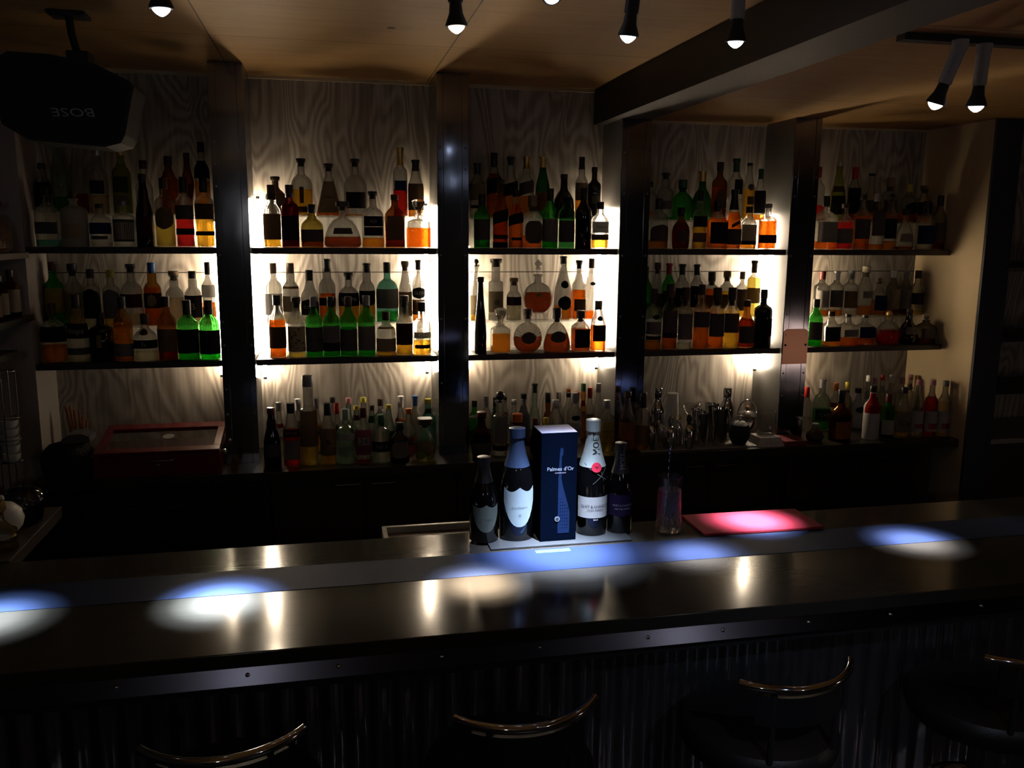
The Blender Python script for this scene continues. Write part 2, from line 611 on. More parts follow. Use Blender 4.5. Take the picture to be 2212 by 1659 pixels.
def bottle(name, label, cat, loc, H, Wd, shape, gkey, lkey, fill, cap, labels, group=None, rz=0.0, seg=20, neck=None):
    P0, nsup, dr = SH[shape]
    hw = Wd / 2
    nr = neck or min(0.0145, max(0.0105, hw * .40))
    P = [(z, (-r * nr / hw if r < 0 else r)) for z, r in P0]
    root = thing(name, label, cat, loc, rz, group)
    ct = (cap or 'none').split(':')
    clen = float(ct[2]) if len(ct) > 2 else {'cap': .12, 'foil': .24, 'cork': .045, 'ball': .09, 'stop': .22, 'none': 0, 'block': .1}[ct[0]]
    zt = 1 - clen * (.3 if ct[0] in ('cap', 'foil') else 1)
    inside = ct[0] in ('cap', 'foil')

    def nn(r):
        return nsup if r * hw > nr * 1.9 else 2

    def dd(r):
        if dr >= 1:
            return 1
        t = max(0, min(1, (r * hw - nr) / max(1e-5, hw - nr)))
        return 1 + (dr - 1) * t ** .6

    lv = [(z * H, r * hw, min(r * hw * dd(r), .0475), nn(r)) for z, r in P if z < zt - 1e-4]
    rt = profile_at(P, zt) * hw
    if not inside and ct[0] != 'none':
        lv += [((zt - .04) * H, rt, rt, 2), ((zt - .036) * H, rt * 1.35, rt * 1.35, 2), ((zt - .006) * H, rt * 1.35, rt * 1.35, 2)]
        lv = [q for i, q in enumerate(lv) if q[0] <= (zt - .04) * H + 1e-6 or i >= len(lv) - 2]
        lv.sort(key=lambda q: q[0])
    lv.append((zt * H, rt * (1 if inside or ct[0] == 'none' else 1.2), rt * (1 if inside or ct[0] == 'none' else 1.2), 2))
    v, f = rings(lv, seg)
    opaque = {'black': mat('black_bottle_glass', (.0022, .0022, .0026), .06, spec=.5), 'frost': None, 'ceramic': mat('grey_tan_glaze', (.16, .12, .085), .3),
              'grayop': mat('grey_frosted_bottle', (.16, .17, .2), .35), 'whiteop': mat('white_plastic_bottle', (.55, .54, .53), .4)}
    if gkey == 'frost':
        gm = paper('frosted_glass', (.62, .60, .52), .55)
    elif gkey in opaque:
        gm = opaque[gkey]
    else:
        gm = rglass('bottle_glass_' + gkey, GL[gkey], .25)
    if gkey in GL:
        th = .0032
        inn = [(max(z, .006), max(rx - th, .002), max(ry - th, .002), n) for z, rx, ry, n in lv]
        inn = [q for i, q in enumerate(inn) if i == 0 or q[0] > .0062 or lv[i][0] > .006]
        v, f = rings(lv + inn[::-1], seg)
    body = mobj('glass_body', v, f, gm, root)
    body.data.set_sharp_from_angle(angle=radians(50))
    if fill > 0 and gkey not in opaque:
        th = .0028
        zl = fill * H
        lq = [(max(z, .0052), max(rx - th, .002), max(ry - th, .002), n) for z, rx, ry, n in lv if z < zl - 1e-4]
        r = profile_at(P, fill)
        rx = r * hw - th
        lq.append((zl, rx, min(r * hw * dd(r), .0475) - th, nn(r)))
        v, f = rings(lq, seg)
        mobj('liquid', v, f, rglass('liquid_' + lkey, LIQ[lkey], .5, 1.33), root)
    # closure
    if ct[0] in ('cap', 'foil', 'cork', 'ball', 'block'):
        cm = cap_mat(ct[1])
        mb = MB()
        z0 = (1 - clen) * H
        if ct[0] == 'cap':
            R = max(nr * 1.16, rt * 1.12)
            mb.lathe([(R * .98, z0), (R, z0 + .001), (R, H - .003), (R * .93, H - .0006), (R * .5, H)], 14)
        elif ct[0] == 'foil':
            pr = [(profile_at(P, q) * hw * 1.03 + .0006, q * H) for q in (1 - clen, 1 - clen * .7, 1 - clen * .4)]
            R = rt * 1.08 + .0006
            pr += [(R, (1 - clen * .26) * H), (R * 1.16, (1 - clen * .25) * H), (R * 1.16, H - .002), (R * .9, H - .0004), (R * .4, H)]
            mb.lathe(pr, 14)
        elif ct[0] == 'cork':
            R = rt * 1.42
            mb.lathe([(rt * .86, z0 - .10 * H), (rt * .9, z0 - .001), (R, z0), (R * 1.02, z0 + .002), (R, H - .002), (R * .85, H)], 14)
        elif ct[0] == 'ball':
            R = clen * H * .5
            mb.lathe([(rt * .8, z0 - .03 * H)] + [(max(.002, R * sin(a)), z0 + R - R * cos(a)) for a in [pi * i / 8 for i in range(1, 9)]], 14)
        else:
            R = rt * 2.0
            mb.lathe([(rt * .9, z0 - .08 * H), (rt * .9, z0), (R, z0 + .001), (R, H - .002), (R * .94, H)], 16, n=4)
        mb.build('stopper' if ct[0] in ('cork', 'ball', 'block') else ('neck_foil' if ct[0] == 'foil' else 'cap'), cm, root, True)
    elif ct[0] == 'stop':
        z0 = (1 - clen) * H
        R = rt * 1.9
        mb = MB().lathe([(rt * .8, z0 - .05 * H), (rt * .85, z0), (rt * 1.0, z0 + .25 * clen * H), (R, z0 + .62 * clen * H), (R * 1.05, z0 + .86 * clen * H), (R * .6, H)], 10)
        mb.build('crystal_stopper', M_glassstop, root, False)
    def surf(u, z, off=.0007):
        r = profile_at(P, z)
        rx = r * hw + off
        ry = min(r * hw * dd(r), .0475) + off
        x, y = sup(-pi / 2 + u, rx, ry, nn(r))
        return (x, y, z * H)

    SURF[root.name] = (surf, P, hw, H)
    # paper labels
    for spec in [q for q in labels.split(',') if q and q != '-']:
        t = spec.split(':')
        key, a0, a1 = t[0], float(t[1]), float(t[2])
        wf = float(t[3]) if len(t) > 3 and t[3] else .72
        style = key[0] if key[0] in '@/^%' else ''
        key = key.strip('@/^%')
        na, nz = 12, 8
        vv, ff = [], []

        for j in range(nz + 1):
            q = j / nz
            for i in range(na + 1):
                s_ = 2 * i / na - 1
                u = s_ * wf * pi / 2
                z = a0 + (a1 - a0) * q
                if style == '%':
                    zl_ = a0 + (a1 - a0) * .62 * abs(s_) ** 2.4
                    zh_ = a1 - (a1 - a0) * .11 * sin(pi * ((s_ + 1) % 1.0))
                    z = zl_ + (zh_ - zl_) * q
                if style == '@':
                    u *= sqrt(max(0.02, 1 - (2 * q - 1) ** 2))
                elif style == '/':
                    z += s_ * .045
                elif style == '^':
                    u *= 1 if q < .6 else sqrt(max(0.02, 1 - ((q - .6) / .4) ** 2))
                vv.append(surf(u, z))
        for j in range(nz):
            for i in range(na):
                k = j * (na + 1) + i
                ff.append((k, k + 1, k + na + 2, k + na + 1))
        lo = mobj('paper_label', vv, ff, paper('paper_' + key, PC[key], .5 if key not in ('bk', 'dg') else .15), root)
        if len(t) > 4 and t[4]:
            tv, tf = text_pts(t[4], 1.0)
            wd = max(p[0] for p in tv) - min(p[0] for p in tv)
            hh = (a1 - a0) * H * (float(t[5]) if len(t) > 5 else .42)
            rm = profile_at(P, (a0 + a1) / 2) * hw
            hh = min(hh, 1.75 * rm * wf / wd)
            zc = (a0 + a1) / 2 * H - hh * .45
            pv = [surf(x * hh / rm, (zc + y * hh) / H, .0013) for x, y in tv]
            mobj('lettering', pv, tf, paper('print_dark', (.02, .018, .016), .1) if key in LIGHT_PAPERS else paper('print_pale', (.62, .58, .5), .3), lo, False)
    return root


# ------------------------------------------------------------------ the room
XL, XR, YB = -1.18, 3.07, 4.10
ZC, ZR = 2.42, 2.29          # the two ceiling heights
ZCT = 0.75                   # back counter
Z1, Z2 = 1.68, 1.203         # upper and lower shelf tops
ZB = 0.78                    # bar top
POSTS = [(-.448, -.31), (.479, .617), (1.315, 1.455), (2.165, 2.30)]
YP = 3.82

M_wall = plywood('weathered_plywood', (.25, .215, .18), (.50, .45, .39), 2, [(2, 1.565)], 15.0, 0.9)
M_ceil = plywood('ceiling_plywood', (.43, .245, .088), (.53, .32, .12), 0, [(0, -.377), (0, .47), (1, 3.32), (1, 2.1)], 4.0, .25)
M_plaster = mat('cream_painted_wall', (.74, .58, .36), .7, scale=4, noise=.06)
M_greywall = mat('pale_side_wall', (.46, .41, .37), .7, scale=4, noise=.1)
M_darkwall = mat('dark_painted_wall', (.03, .026, .024), .75, scale=4)
M_floor = mat('dark_floor', (.035, .03, .027), .55, scale=6)

struct(MB().box(-1.6, XR + 1.2, YB, YB + .08, 0, 2.6).build('wall_back', M_wall))
struct(MB().box(-1.65, XL, 3.83, YB, 0, 2.6).build('wall_left', M_greywall))
struct(MB().box(-1.65, -1.55, -2, 3.83, 0, 2.6).build('wall_left', M_darkwall))
struct(MB().box(XR, 3.20, 3.62, YB, 0, 2.6).build('wall_right', M_plaster))
struct(MB().box(XR + .001, 3.215, 3.605, 3.62, 0, ZR).build('trim_1', mat('dark_blue_grey_panel', (.035, .04, .055), .35)))
struct(MB().box(4.2, 4.3, -2, YB, 0, 2.6).build('wall_right', M_darkwall))
struct(MB().box(-1.65, 4.3, -2.1, -2, 0, 2.6).build('wall_front', M_darkwall))
struct(MB().box(-1.65, 4.3, -2, YB + .08, -.1, 0).build('floor', M_floor))
struct(MB().box(-1.65, 1.265, -2, YB, ZC, ZC + .1).build('ceiling', M_ceil))
struct(MB().box(1.455, 4.3, -2, YB, ZR, ZR + .2).build('ceiling', M_ceil))
beam = MB()
beam.box(1.265, 1.455, -2, YB - .001, 2.258, 2.6)
struct(beam.build('ceiling_beam', mat('dark_painted_beam', (.04, .034, .028), .6, stretch=(30, 1, 30))))
trim = MB()
for a, b in ((XL, -.448), (-.31, .479), (.617, 1.265)):
    trim.box(a, b, YB - .014, YB, ZC - .014, ZC)
struct(trim.build('trim_2', mat('pale_edge_batten', (.62, .52, .33), .5)))
trim = MB()
for a, b in ((1.456, 2.165), (2.30, XR)):
    trim.box(a, b, YB - .01, YB, ZR - .01, ZR)
struct(trim.build('trim_3', mat('pale_edge_batten', (.62, .52, .33), .5)))

# ------------------------------------------------------------------ posts clad in polished sheet
post_desc = ['steel clad post between the speaker bay and the second bay', 'steel clad post between the second and middle bays',
             'steel clad post under the ceiling beam', 'steel clad post with a patch imitating a warm reflection']
for i, (a, b) in enumerate(POSTS):
    zt = ZC if i < 2 else (2.258 if i == 2 else ZR)
    t = thing('clad_post', post_desc[i], 'post', ((a + b) / 2, YP, ZCT), 0, 'steel clad posts of the back bar')
    h, w = zt - ZCT, b - a
    MB().box(-w / 2, w / 2, .004, YB - YP, 0, h).build('core', M_postside, t)
    # slightly curved front sheet with folded side strips
    for x0, x1, nm in ((-w / 2, -w * .3, 'side_strip'), (-w * .3 + .001, w * .3 - .001, 'front_sheet'), (w * .3, w / 2, 'side_strip')):
        MB().box(x0, x1, -.002 if nm == 'side_strip' else -.0005, .004, 0, h, .0008).build(nm, M_post, t)
    for zz in (.22, .33, .52, .62, .90, 1.18, 1.27, 1.36):
        for sx in (-1, 1):
            if zz < h:
                MB().lathe([(.005, 0), (.005, .0015), (.003, .003)], 10).turn(Matrix.Translation((sx * w * .4, -.002, zz)) @ Matrix.Rotation(pi / 2, 4, 'X')).build('screw', M_dsteel, t, True)
    if i == 3:  # coppery patch standing in for a reflection in the polished steel
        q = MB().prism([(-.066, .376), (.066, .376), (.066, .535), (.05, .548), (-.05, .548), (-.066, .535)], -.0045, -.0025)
        pl = q.build('reflection_patch', M_reflection, t)
        pl['label'] = 'plate imitating a warm reflection in the steel'
        for sx in (-1, 1):
            MB().lathe([(.0055, 0), (.0055, .0015), (.003, .003)], 10).turn(Matrix.Translation((sx * .054, -.0045, .47)) @ Matrix.Rotation(pi / 2, 4, 'X')).build('screw', M_matte, pl, True)

# ------------------------------------------------------------------ light tubes in the corners behind the posts
M_tube = glow('warm_white_tube', (1.0, .82, .58), TUBE_POWER)
M_tube2 = glow('warm_white_tube_dim', (1.0, .80, .55), TUBE_POWER * .55)
M_tube3 = glow('warm_white_tube_faint', (1.0, .78, .5), TUBE_POWER * .55)
TUBES = [(-.475, 1.10, 1.80, M_tube2, 'behind the post beside the speaker bay'), (-.288, 1.085, 1.90, M_tube, 'beside the first post in the second bay'),
         (.452, 1.09, 1.88, M_tube, 'beside the second post in the second bay'), (.643, 1.10, 1.70, M_tube2, 'beside the second post in the middle bay'),
         (1.288, 1.09, 1.88, M_tube, 'beside the beam post in the middle bay'), (2.138, 1.06, 1.86, M_tube, 'beside the fourth post in the fourth bay'),
         (2.318, 1.02, 1.85, M_tube3, 'behind the fourth post in the end bay')]
for x, z0, z1, m, d in TUBES:
    t = thing('light_tube', 'thin glowing upright light tube ' + d, 'light', (x, 4.035, z0), 0, 'light tubes behind the bottles')
    for za, zb in ((0, .012), (z1 - z0 - .012, z1 - z0)):
        MB().lathe([(.008, za), (.008, zb)], 10).build('end_cap', M_matte, t, True)
    # the tube runs past the shelf edges in a notch: one piece each side of a shelf board
    cuts = [0.012] + [q - z0 for s_ in (Z2, Z1) for q in (s_ - .027, s_ + .001) if z0 < s_ < z1] + [z1 - z0 - .012]
    mb = MB()
    for k in range(0, len(cuts), 2):
        mb.lathe([(.0095, cuts[k]), (.0095, cuts[k + 1])], 10)
    mb.build('tube', m, t, True)

# ------------------------------------------------------------------ shelves and clear steps
BAYS = [(XL, -.448), (-.31, .479), (.617, 1.315), (1.455, 2.165), (2.30, XR)]
BN = ['speaker bay', 'second bay', 'middle bay', 'fourth bay', 'end bay']
M_acr = glass('clear_acrylic', (.95, .95, .93), .35, .5, .7, .08)
n, l = nodes(M_acr)                      # lightly frosted: part of the light is scattered in the sheet
o_ = n['Material Output']
was = o_.inputs[0].links[0].from_socket
tl = n.new('ShaderNodeBsdfTranslucent')
tl.inputs[0].default_value = (.9, .87, .78, 1)
ms = n.new('ShaderNodeMixShader')
ms.inputs[0].default_value = .26
l.new(was, ms.inputs[1])
l.new(tl.outputs[0], ms.inputs[2])
l.new(ms.outputs[0], o_.inputs[0])
for lvl, zt in (('upper', Z1), ('lower', Z2)):
    for i, (a, b) in enumerate(BAYS):
        o = MB().box(a + .002, b - .002, 3.835, YB - .028, zt - .026, zt, .0015).build('shelf_board', M_shelf)
        tag(o, '%s dark wooden shelf board of the %s' % (lvl, BN[i]), 'shelf', 'dark shelf boards')
        rt = thing('display_step', 'clear acrylic step on the %s shelf of the %s' % (lvl, BN[i]), 'riser', ((a + b) / 2, 3.965, zt), 0, 'clear acrylic display steps')
        w = (b - a) / 2 - .03
        MB().box(-w, w, 0, .10, .132, .137).build('step_top', M_acr, rt)
        MB().box(-w, w, 0, .004, 0, .131).build('step_front', M_acr, rt)

# ------------------------------------------------------------------ back counter and cabinets
o = MB().box(XL, XR, 3.65, YB, ZCT - .04, ZCT, .002).build('back_counter', mat('dark_counter_top', (.03, .026, .023), .3, stretch=(2, 40, 40)))
tag(o, 'long dark back counter top below the lower shelf', 'counter')
for i, (a, b, d) in enumerate(((-.26, .54, 'below the second bay'), (.54, 1.345, 'behind the champagne bottles'), (1.345, 2.15, 'below the cocktail shakers'), (2.15, 2.96, 'below the syrup bottles'))):
    t = thing('base_cabinet', 'dark two door cabinet under the counter ' + d, 'cabinet', ((a + b) / 2, 3.69, 0), 0, 'dark base cabinets')
    w = (b - a) / 2 - .002
    MB().box(-w, w, .02, .40, .06, .708).build('body', M_cab, t)
    MB().box(-w, w, .05, .40, 0, .06).build('plinth', M_matte, t)
    for sx in (-1, 1):
        x0, x1 = sorted((sx * .003, sx * (w - .003)))
        d_ = MB().box(x0, x1, 0, .019, .07, .70, .002).build('door', M_cab, t)
        hx = sx * .076
        hd = MB()
        hd.tube([(hx - .05, -.001, .672), (hx - .05, -.02, .672), (hx + .05, -.02, .672), (hx + .05, -.001, .672)], .0032, 8)
        hd.build('handle', M_dsteel, d_, True)
t = thing('drawer_unit', 'black undercounter drawer unit below the red wooden case', 'cabinet', (-.72, 3.67, 0))
MB().box(-.455, .455, .02, .42, 0, .708).build('body', M_matte, t)
for z0, z1 in ((.36, .70), (.04, .35)):
    d_ = MB().box(-.45, .45, 0, .019, z0, z1, .002).build('drawer', M_black, t)
    MB().box(-.12, .13, -.012, -.001, z1 - .085, z1 - .081).build('pull', M_dsteel, d_)

# ------------------------------------------------------------------ bar counter
bar = thing('bar_counter', 'long polished dark metal bar counter with a blue grey inlaid strip', 'counter', (.8, 2.3, 0))
BX0, BX1 = -2.3, 3.3
M_bar = bpy.data.materials.new('worn_bar_metal')
n, l = nodes(M_bar)
b = n['Principled BSDF']
tc = n.new('ShaderNodeTexCoord')
mp = n.new('ShaderNodeMapping')
mp.inputs['Scale'].default_value = (1.0, 30, 1)
l.new(tc.outputs['Object'], mp.inputs['Vector'])
nz = n.new('ShaderNodeTexNoise')
nz.inputs['Scale'].default_value = 5
nz.inputs['Detail'].default_value = 6
l.new(mp.outputs[0], nz.inputs['Vector'])
rp = n.new('ShaderNodeValToRGB')
rp.color_ramp.elements[0].position = .3
rp.color_ramp.elements[1].position = .75
rp.color_ramp.elements[0].color = (.040, .036, .030, 1)
rp.color_ramp.elements[1].color = (.049, .044, .037, 1)
l.new(nz.outputs['Fac'], rp.inputs[0])
l.new(rp.outputs[0], b.inputs['Base Color'])
b.inputs['Metallic'].default_value = .12
b.inputs['Specular IOR Level'].default_value = .12
mr = n.new('ShaderNodeMapRange')
mr.inputs[3].default_value = .15
mr.inputs[4].default_value = .12
l.new(nz.outputs['Fac'], mr.inputs[0])
l.new(mr.outputs[0], b.inputs['Roughness'])
MB().box(BX0, BX1 - .8, 1.965 - 2.3, .38, ZB - .038, ZB, .003).build('worktop', M_bar, bar)
M_inlay = mat('blue_grey_inlay', (.020, .031, .075), .6, scale=220, noise=.2, spec=.05)
MB().box(BX0, BX1 - .8, .012, .185, ZB, ZB + .0012).build('inlay_strip', M_inlay, bar)
MB().add([(x, y, z) for x in (BX0, BX1 - .8) for y, z in ((-.332, ZB - .085), (-.311, ZB - .040), (-.305, ZB - .040), (-.305, ZB - .085))], [(0, 1, 2, 3), (7, 6, 5, 4), (0, 4, 5, 1), (1, 5, 6, 2), (2, 6, 7, 3), (3, 7, 4, 0)]).build('front_apron', mat('apron_steel', (.075, .075, .10), .2, 1.0, noise=.05), bar)
for k in range(13):
    x = -1.55 + k * .25 + (.04 if k % 4 == 2 else 0)
    MB().lathe([(.0055, 0), (.0055, .001), (.0028, .003)], 10).turn(Matrix.Translation((x, -.3215, ZB - .063)) @ Matrix.Rotation(pi / 2 - .43, 4, 'X')).build('bolt', M_steel, bar, True)
MB().box(BX0, BX1 - .8, -.30, .36, ZB - .12, ZB - .039).build('under_rail', M_matte, bar)
vv, ff = [], []
N = 760
for i in range(N + 1):
    x = BX0 + (BX1 - .8 - BX0) * i / N
    y = -.17 + .009 * sin(2 * pi * x / .062)
    vv += [(x, y, .06), (x, y, ZB - .12)]
for i in range(N):
    ff.append((2 * i, 2 * i + 2, 2 * i + 3, 2 * i + 1))
mobj('corrugated_front', vv, ff, mat('galvanised_sheet', (.22, .22, .25), .34, .9, noise=.2, scale=9), bar)
MB().box(BX0, BX1 - .8, -.15, .34, 0, ZB - .12).build('carcass', M_matte, bar)

o = MB().box(-1.55, -.945, 2.69, 3.22, ZB - .04, ZB, .002).build('side_counter', M_cab)
tag(o, 'dark side counter joining the bar beside the glass decanters', 'counter')

o = MB().box(-.228, .232, -.085, .088, 0, .006, .001).build('serving_board', mat('grey_board', (.032, .034, .036), .5), loc=(.70, 2.585, ZB + .0012))
tag(o, 'thin grey board on the bar under the champagne bottles', 'board')
o = MB().box(-.05, .06, -.012, .012, 0, .0006).build('tape_strip', paper('blue_tape', (.07, .15, .28), .1), loc=(.655, 2.462, ZB + .0013))
tag(o, 'strip of pale blue tape on the bar before the blue box', 'tape')

mat_o = MB().box(-.214, .214, -.098, .098, 0, .009, .002).build('bar_mat', mat('red_felt', (.26, .007, .026), .95, scale=400, noise=.25, bump=.1), loc=(1.392, 2.588, ZB + .0013))
mat_o.rotation_euler = (0, 0, radians(-1.2))
tag(mat_o, 'red felt bar mat glowing under a spotlight', 'mat')

t = thing('sink_tray', 'pale rimmed work tray just behind the bar edge', 'tray', (.36, 2.95, 0))
MB().box(-.19, .17, -.16, .0, .66, .70).build('tray_body', mat('tray_brown', (.12, .09, .06), .4), t)
rim = MB()
rim.box(-.195, .175, -.005, .01, .66, .722).box(-.195, -.18, -.165, -.006, .66, .722).box(.16, .175, -.165, -.006, .66, .722)
rim.build('rim', mat('tray_rim', (.5, .47, .42), .4), t)
MB().box(-.15, .13, -.14, -.02, 0, .659).build('tray_stand', M_matte, t)

# ------------------------------------------------------------------ track spotlights
BULBS = {'cool': (.72, .86, 1.0), 'warm': (1.0, .84, .66), 'blue': (.62, .74, 1.0), 'white': (.86, .88, 1.0)}


def spotlight(pos, target, power, tint, ztop, label, cone=17, stem='black', spread=1.0):
    pos, target = Vector(pos), Vector(target)
    t = thing('track_spotlight', label, 'lamp', (pos.x, pos.y, ztop), 0, 'track spotlights')
    d = (target - pos).normalized()
    R = (-d).to_track_quat('Z', 'Y').to_matrix().to_4x4()
    head = Matrix.Translation(pos - Vector((pos.x, pos.y, ztop))) @ R
    sm = M_matte if stem == 'black' else mat('pale_lamp_stem', (.42, .40, .40), .5)
    top = head @ Vector((0, 0, .15))
    MB().lathe([(.02, -.028), (.022, -.004), (.022, 0)], 14).turn(Matrix.Translation((top.x, top.y, -.02))).build('mount', sm, t, True)
    MB().tube([(top.x, top.y, -.045), (top.x, top.y, (top.z - .045) / 2), top], .008, 10).build('arm', sm, t, True)
    MB().lathe([(.018, .055), (.018, .10), (.0185, .101), (.0185, .15), (.012, .155)], 16).turn(head).build('socket', M_matte if stem == 'black' else sm, t, True)
    MB().lathe([(.026, 0), (.027, .004), (.0255, .008), (.017, .03), (.0145, .055), (.0145, .056)], 18).turn(head).build('reflector_bulb', M_matte, t, True)
    le = MB().lathe([(.004, -.016), (.012, -.011), (.018, -.005), (.021, .002)], 18).turn(head).build('lens', glow('lens_' + tint, BULBS[tint], 9), t, True)
    ld = bpy.data.lights.new('spot_beam', 'SPOT')
    ld.energy = power
    ld.color = BULBS[tint]
    ld.spot_size = radians(cone)
    ld.spot_blend = spread
    ld.shadow_soft_size = .012
    lo = bpy.data.objects.new('spot_beam', ld)
    link(lo, t)
    lo.matrix_local = head @ Matrix.Translation((0, 0, -.02))
    ld.energy = power * .30
    for share, size in ((.85, .74), (.75, .5)):     # the beam is hottest in its middle
        ld = ld.copy()
        ld.energy = power * share
        ld.spot_size = radians(cone * size)
        lo = bpy.data.objects.new('spot_core', ld)
        link(lo, t)
        lo.matrix_local = head @ Matrix.Translation((0, 0, -.02))
    return t


P_ = SPOT_POWER
spotlight((-.35, 2.2, 2.245), (-.30, 2.27, ZB), P_ * 2.0, 'cool', ZC, 'black spotlight hanging beside the speaker', 15)
spotlight((.326, 2.2, 2.243), (.395, 2.26, ZB), P_ * 1.15, 'warm', ZC, 'black spotlight before the second post', 14)
spotlight((.575, 2.24, 2.335), (.55, 1.35, .9), P_ * .15, 'white', ZC, 'bright spotlight cut off by the top of the photo', 20)
spotlight((.765, 2.2, 2.243), (.68, 2.445, ZB), P_ * .95, 'blue', ZC, 'black spotlight tilted towards the blue box', 26)
spotlight((1.06, 2.2, 2.245), (1.09, 2.345, ZB), P_ * .5, 'white', ZC, 'spotlight on a pale stem in front of the beam', 15, 'pale')
spotlight((1.66, 2.19, 2.11), (1.395, 2.59, ZB), P_ * 1.0, 'white', ZR, 'pale stemmed spotlight tilted towards the red mat', 15, 'pale', .9)
spotlight((1.79, 2.19, 2.108), (1.83, 2.325, ZB), P_ * .55, 'white', ZR, 'pale stemmed spotlight hanging straight beside its tilted twin', 16, 'pale')
spotlight((-.98, 2.2, 2.245), (-.86, 2.27, ZB), P_ * 1.0, 'cool', ZC, 'spotlight just outside the photo above the bar end', 15)
spotlight((1.1, .15, 2.2), (1.2, 2.0, .35), P_ * .012, 'blue', ZC, 'unseen spotlight added behind the camera to light the bar front', 50)  # fill light added out of view for the bar front
o = MB().box(-1.3, 1.2, -.018, .018, 0, .019).build('lighting_track', M_matte, loc=(0, 2.2, ZC - .02))
tag(o, 'black lighting track on the high ceiling above the bar', 'track')
o = MB().box(1.535, 2.6, -.018, .018, 0, .019).build('lighting_track', M_matte, loc=(0, 2.19, ZR - .02))
tag(o, 'black lighting track on the low ceiling past the beam', 'track')

# globe lamps added behind the camera, out of view, as faint fill light
for x, d in ((-.5, 'on the speaker side'), (2.1, 'on the far side')):
    t = thing('fill_pendant', 'unseen globe lamp added behind the camera as fill light ' + d, 'lamp', (x, -.9, ZC if x < 1 else ZR), 0, 'added fill lamps')
    L_ = .42 if x < 1 else .30
    MB().tube([(0, 0, 0), (0, 0, -L_ * .5), (0, 0, -L_)], .004, 8).build('cord', M_matte, t, True)
    MB().lathe([(.03, -L_ - .03), (.034, -L_), (.012, -L_ + .02)], 16).build('fitting', M_matte, t, True)
    MB().lathe([(max(.002, .07 * sin(a)), -L_ - .10 - .07 * cos(a)) for a in [pi * i / 14 for i in range(15)]], 20).build('globe', glow('fill_globe_glow', (.95, .93, .95), 18), t, True)

t = thing('added_floor_lamp', 'low shaded lamp added out of view to light the post patch', 'lamp', (3.93, .9, 0))  # unseen lamp added to brighten the warm patch on the post
MB().lathe([(.12, 0), (.12, .015), (.015, .03), (.012, .60)], 20).build('stand', M_matte, t, True)
MB().lathe([(.15, .62), (.155, .63), (.125, .98), (.12, .985)], 24).build('shade', glow('added_shade_glow', (1.0, .72, .60), 2.4), t, True)

# ------------------------------------------------------------------ speaker hung from the ceiling
sp = thing('loudspeaker', 'black loudspeaker hung upside down from a ceiling bracket', 'speaker', (-.795, 3.06, 2.42))
mb = MB().prism([(-.192, -.262), (-.175, -.350), (-.102, -.396), (.118, -.411), (.165, -.398), (.180, -.372), (.215, -.225), (.205, -.208), (.106, -.160), (-.02, -.137), (-.142, -.134), (-.168, -.15)], -.02, .17)
mb.build('cabinet', mat('black_speaker_shell', (.006, .006, .006), .6), sp)
mb = MB().prism([(-.180, -.262), (-.165, -.345), (-.098, -.387), (.114, -.401), (.157, -.390), (.170, -.368), (.203, -.228), (.196, -.216), (.103, -.171), (-.02, -.148), (-.138, -.145), (-.158, -.158)], -.028, -.021)
mb.build('grille', mat('black_grille_cloth', (.010, .010, .010), .9, scale=300, noise=.4), sp)
tv, tf = text_pts('BOSE', 1)
k = .026
lg = [(.031 - (x * k * 1.5 - y * k * .25), -.0295, -.297 - y * k - x * k * .03) for x, y in tv]
o = mobj('logo', lg, tf, mat('logo_silver', (.30, .29, .29), .4, .3), sp, False)
o['label'] = 'silver upside down lettering'
MB().tube([(.025, .04, 0), (.03, .04, -.06), (.045, .03, -.12)], .012, 10).build('bracket_arm', M_matte, sp, True)
MB().box(.018, .085, .0, .07, -.200, -.118, .004).build('bracket_clamp', M_matte, sp)
MB().box(-.03, .08, .0, .09, -.012, -.0005, .002).build('ceiling_plate', M_matte, sp)


# ------------------------------------------------------------------ bar stools
def stool(cx, cy, rot, label):
    t = thing('bar_stool', label, 'stool', (cx, cy, 0), radians(rot), 'bar stools')
    MB().lathe([(.20, .002), (.20, .012), (.06, .02), (.03, .03), (.027, .05)], 28).build('base', M_chrome, t, True)
    MB().lathe([(.026, .05), (.026, .40), (.05, .425), (.05, .432)], 18).build('stem', M_dsteel, t, True)
    MB().lathe([(.17, .432), (.195, .440), (.205, .462), (.205, .485), (.192, .503), (.15, .512), (.05, .515)], 36).build('seat', M_leather, t, True)
    a0 = radians(48)
    arc = [(.22 * sin(a), .03 - .245 * cos(a), .70) for a in [(-1 + 2 * i / 24) * a0 for i in range(25)]]
    MB().tube(arc, .0108, 12).build('back_rail', M_chrome, t, True)
    pad = MB()
    pts = [(-1 + 2 * i / 16) * a0 * .8 for i in range(17)]
    v, f = [], []
    for a in pts:
        for r, z in ((.238, .675), (.238, .60), (.218, .60), (.218, .675)):
            v.append((r * .9 * sin(a), .03 - r * cos(a), z))
    for i in range(16):
        for k in range(4):
            f.append((i * 4 + k, i * 4 + (k + 1) % 4, i * 4 + 4 + (k + 1) % 4, i * 4 + 4 + k))
    f += [(0, 1, 2, 3), (67, 66, 65, 64)]
    pad.add(v, f)
    pad.build('back_pad', M_leather, t)
    for sx in (-1, 1):
        a = sx * a0 * .55
        MB().tube([(.216 * sin(a), .03 - .232 * cos(a), .696), (.21 * sin(a), .03 - .225 * cos(a), .50), (.15 * sin(a), .02 - .15 * cos(a), .436)], .008, 8).build('back_strut', M_matte, t, True)
    MB().tube([(.13 * cos(q), .13 * sin(q), .20) for q in [2 * pi * i / 24 for i in range(24)]], .009, 8, True).build('foot_ring', M_chrome, t, True)
    return t


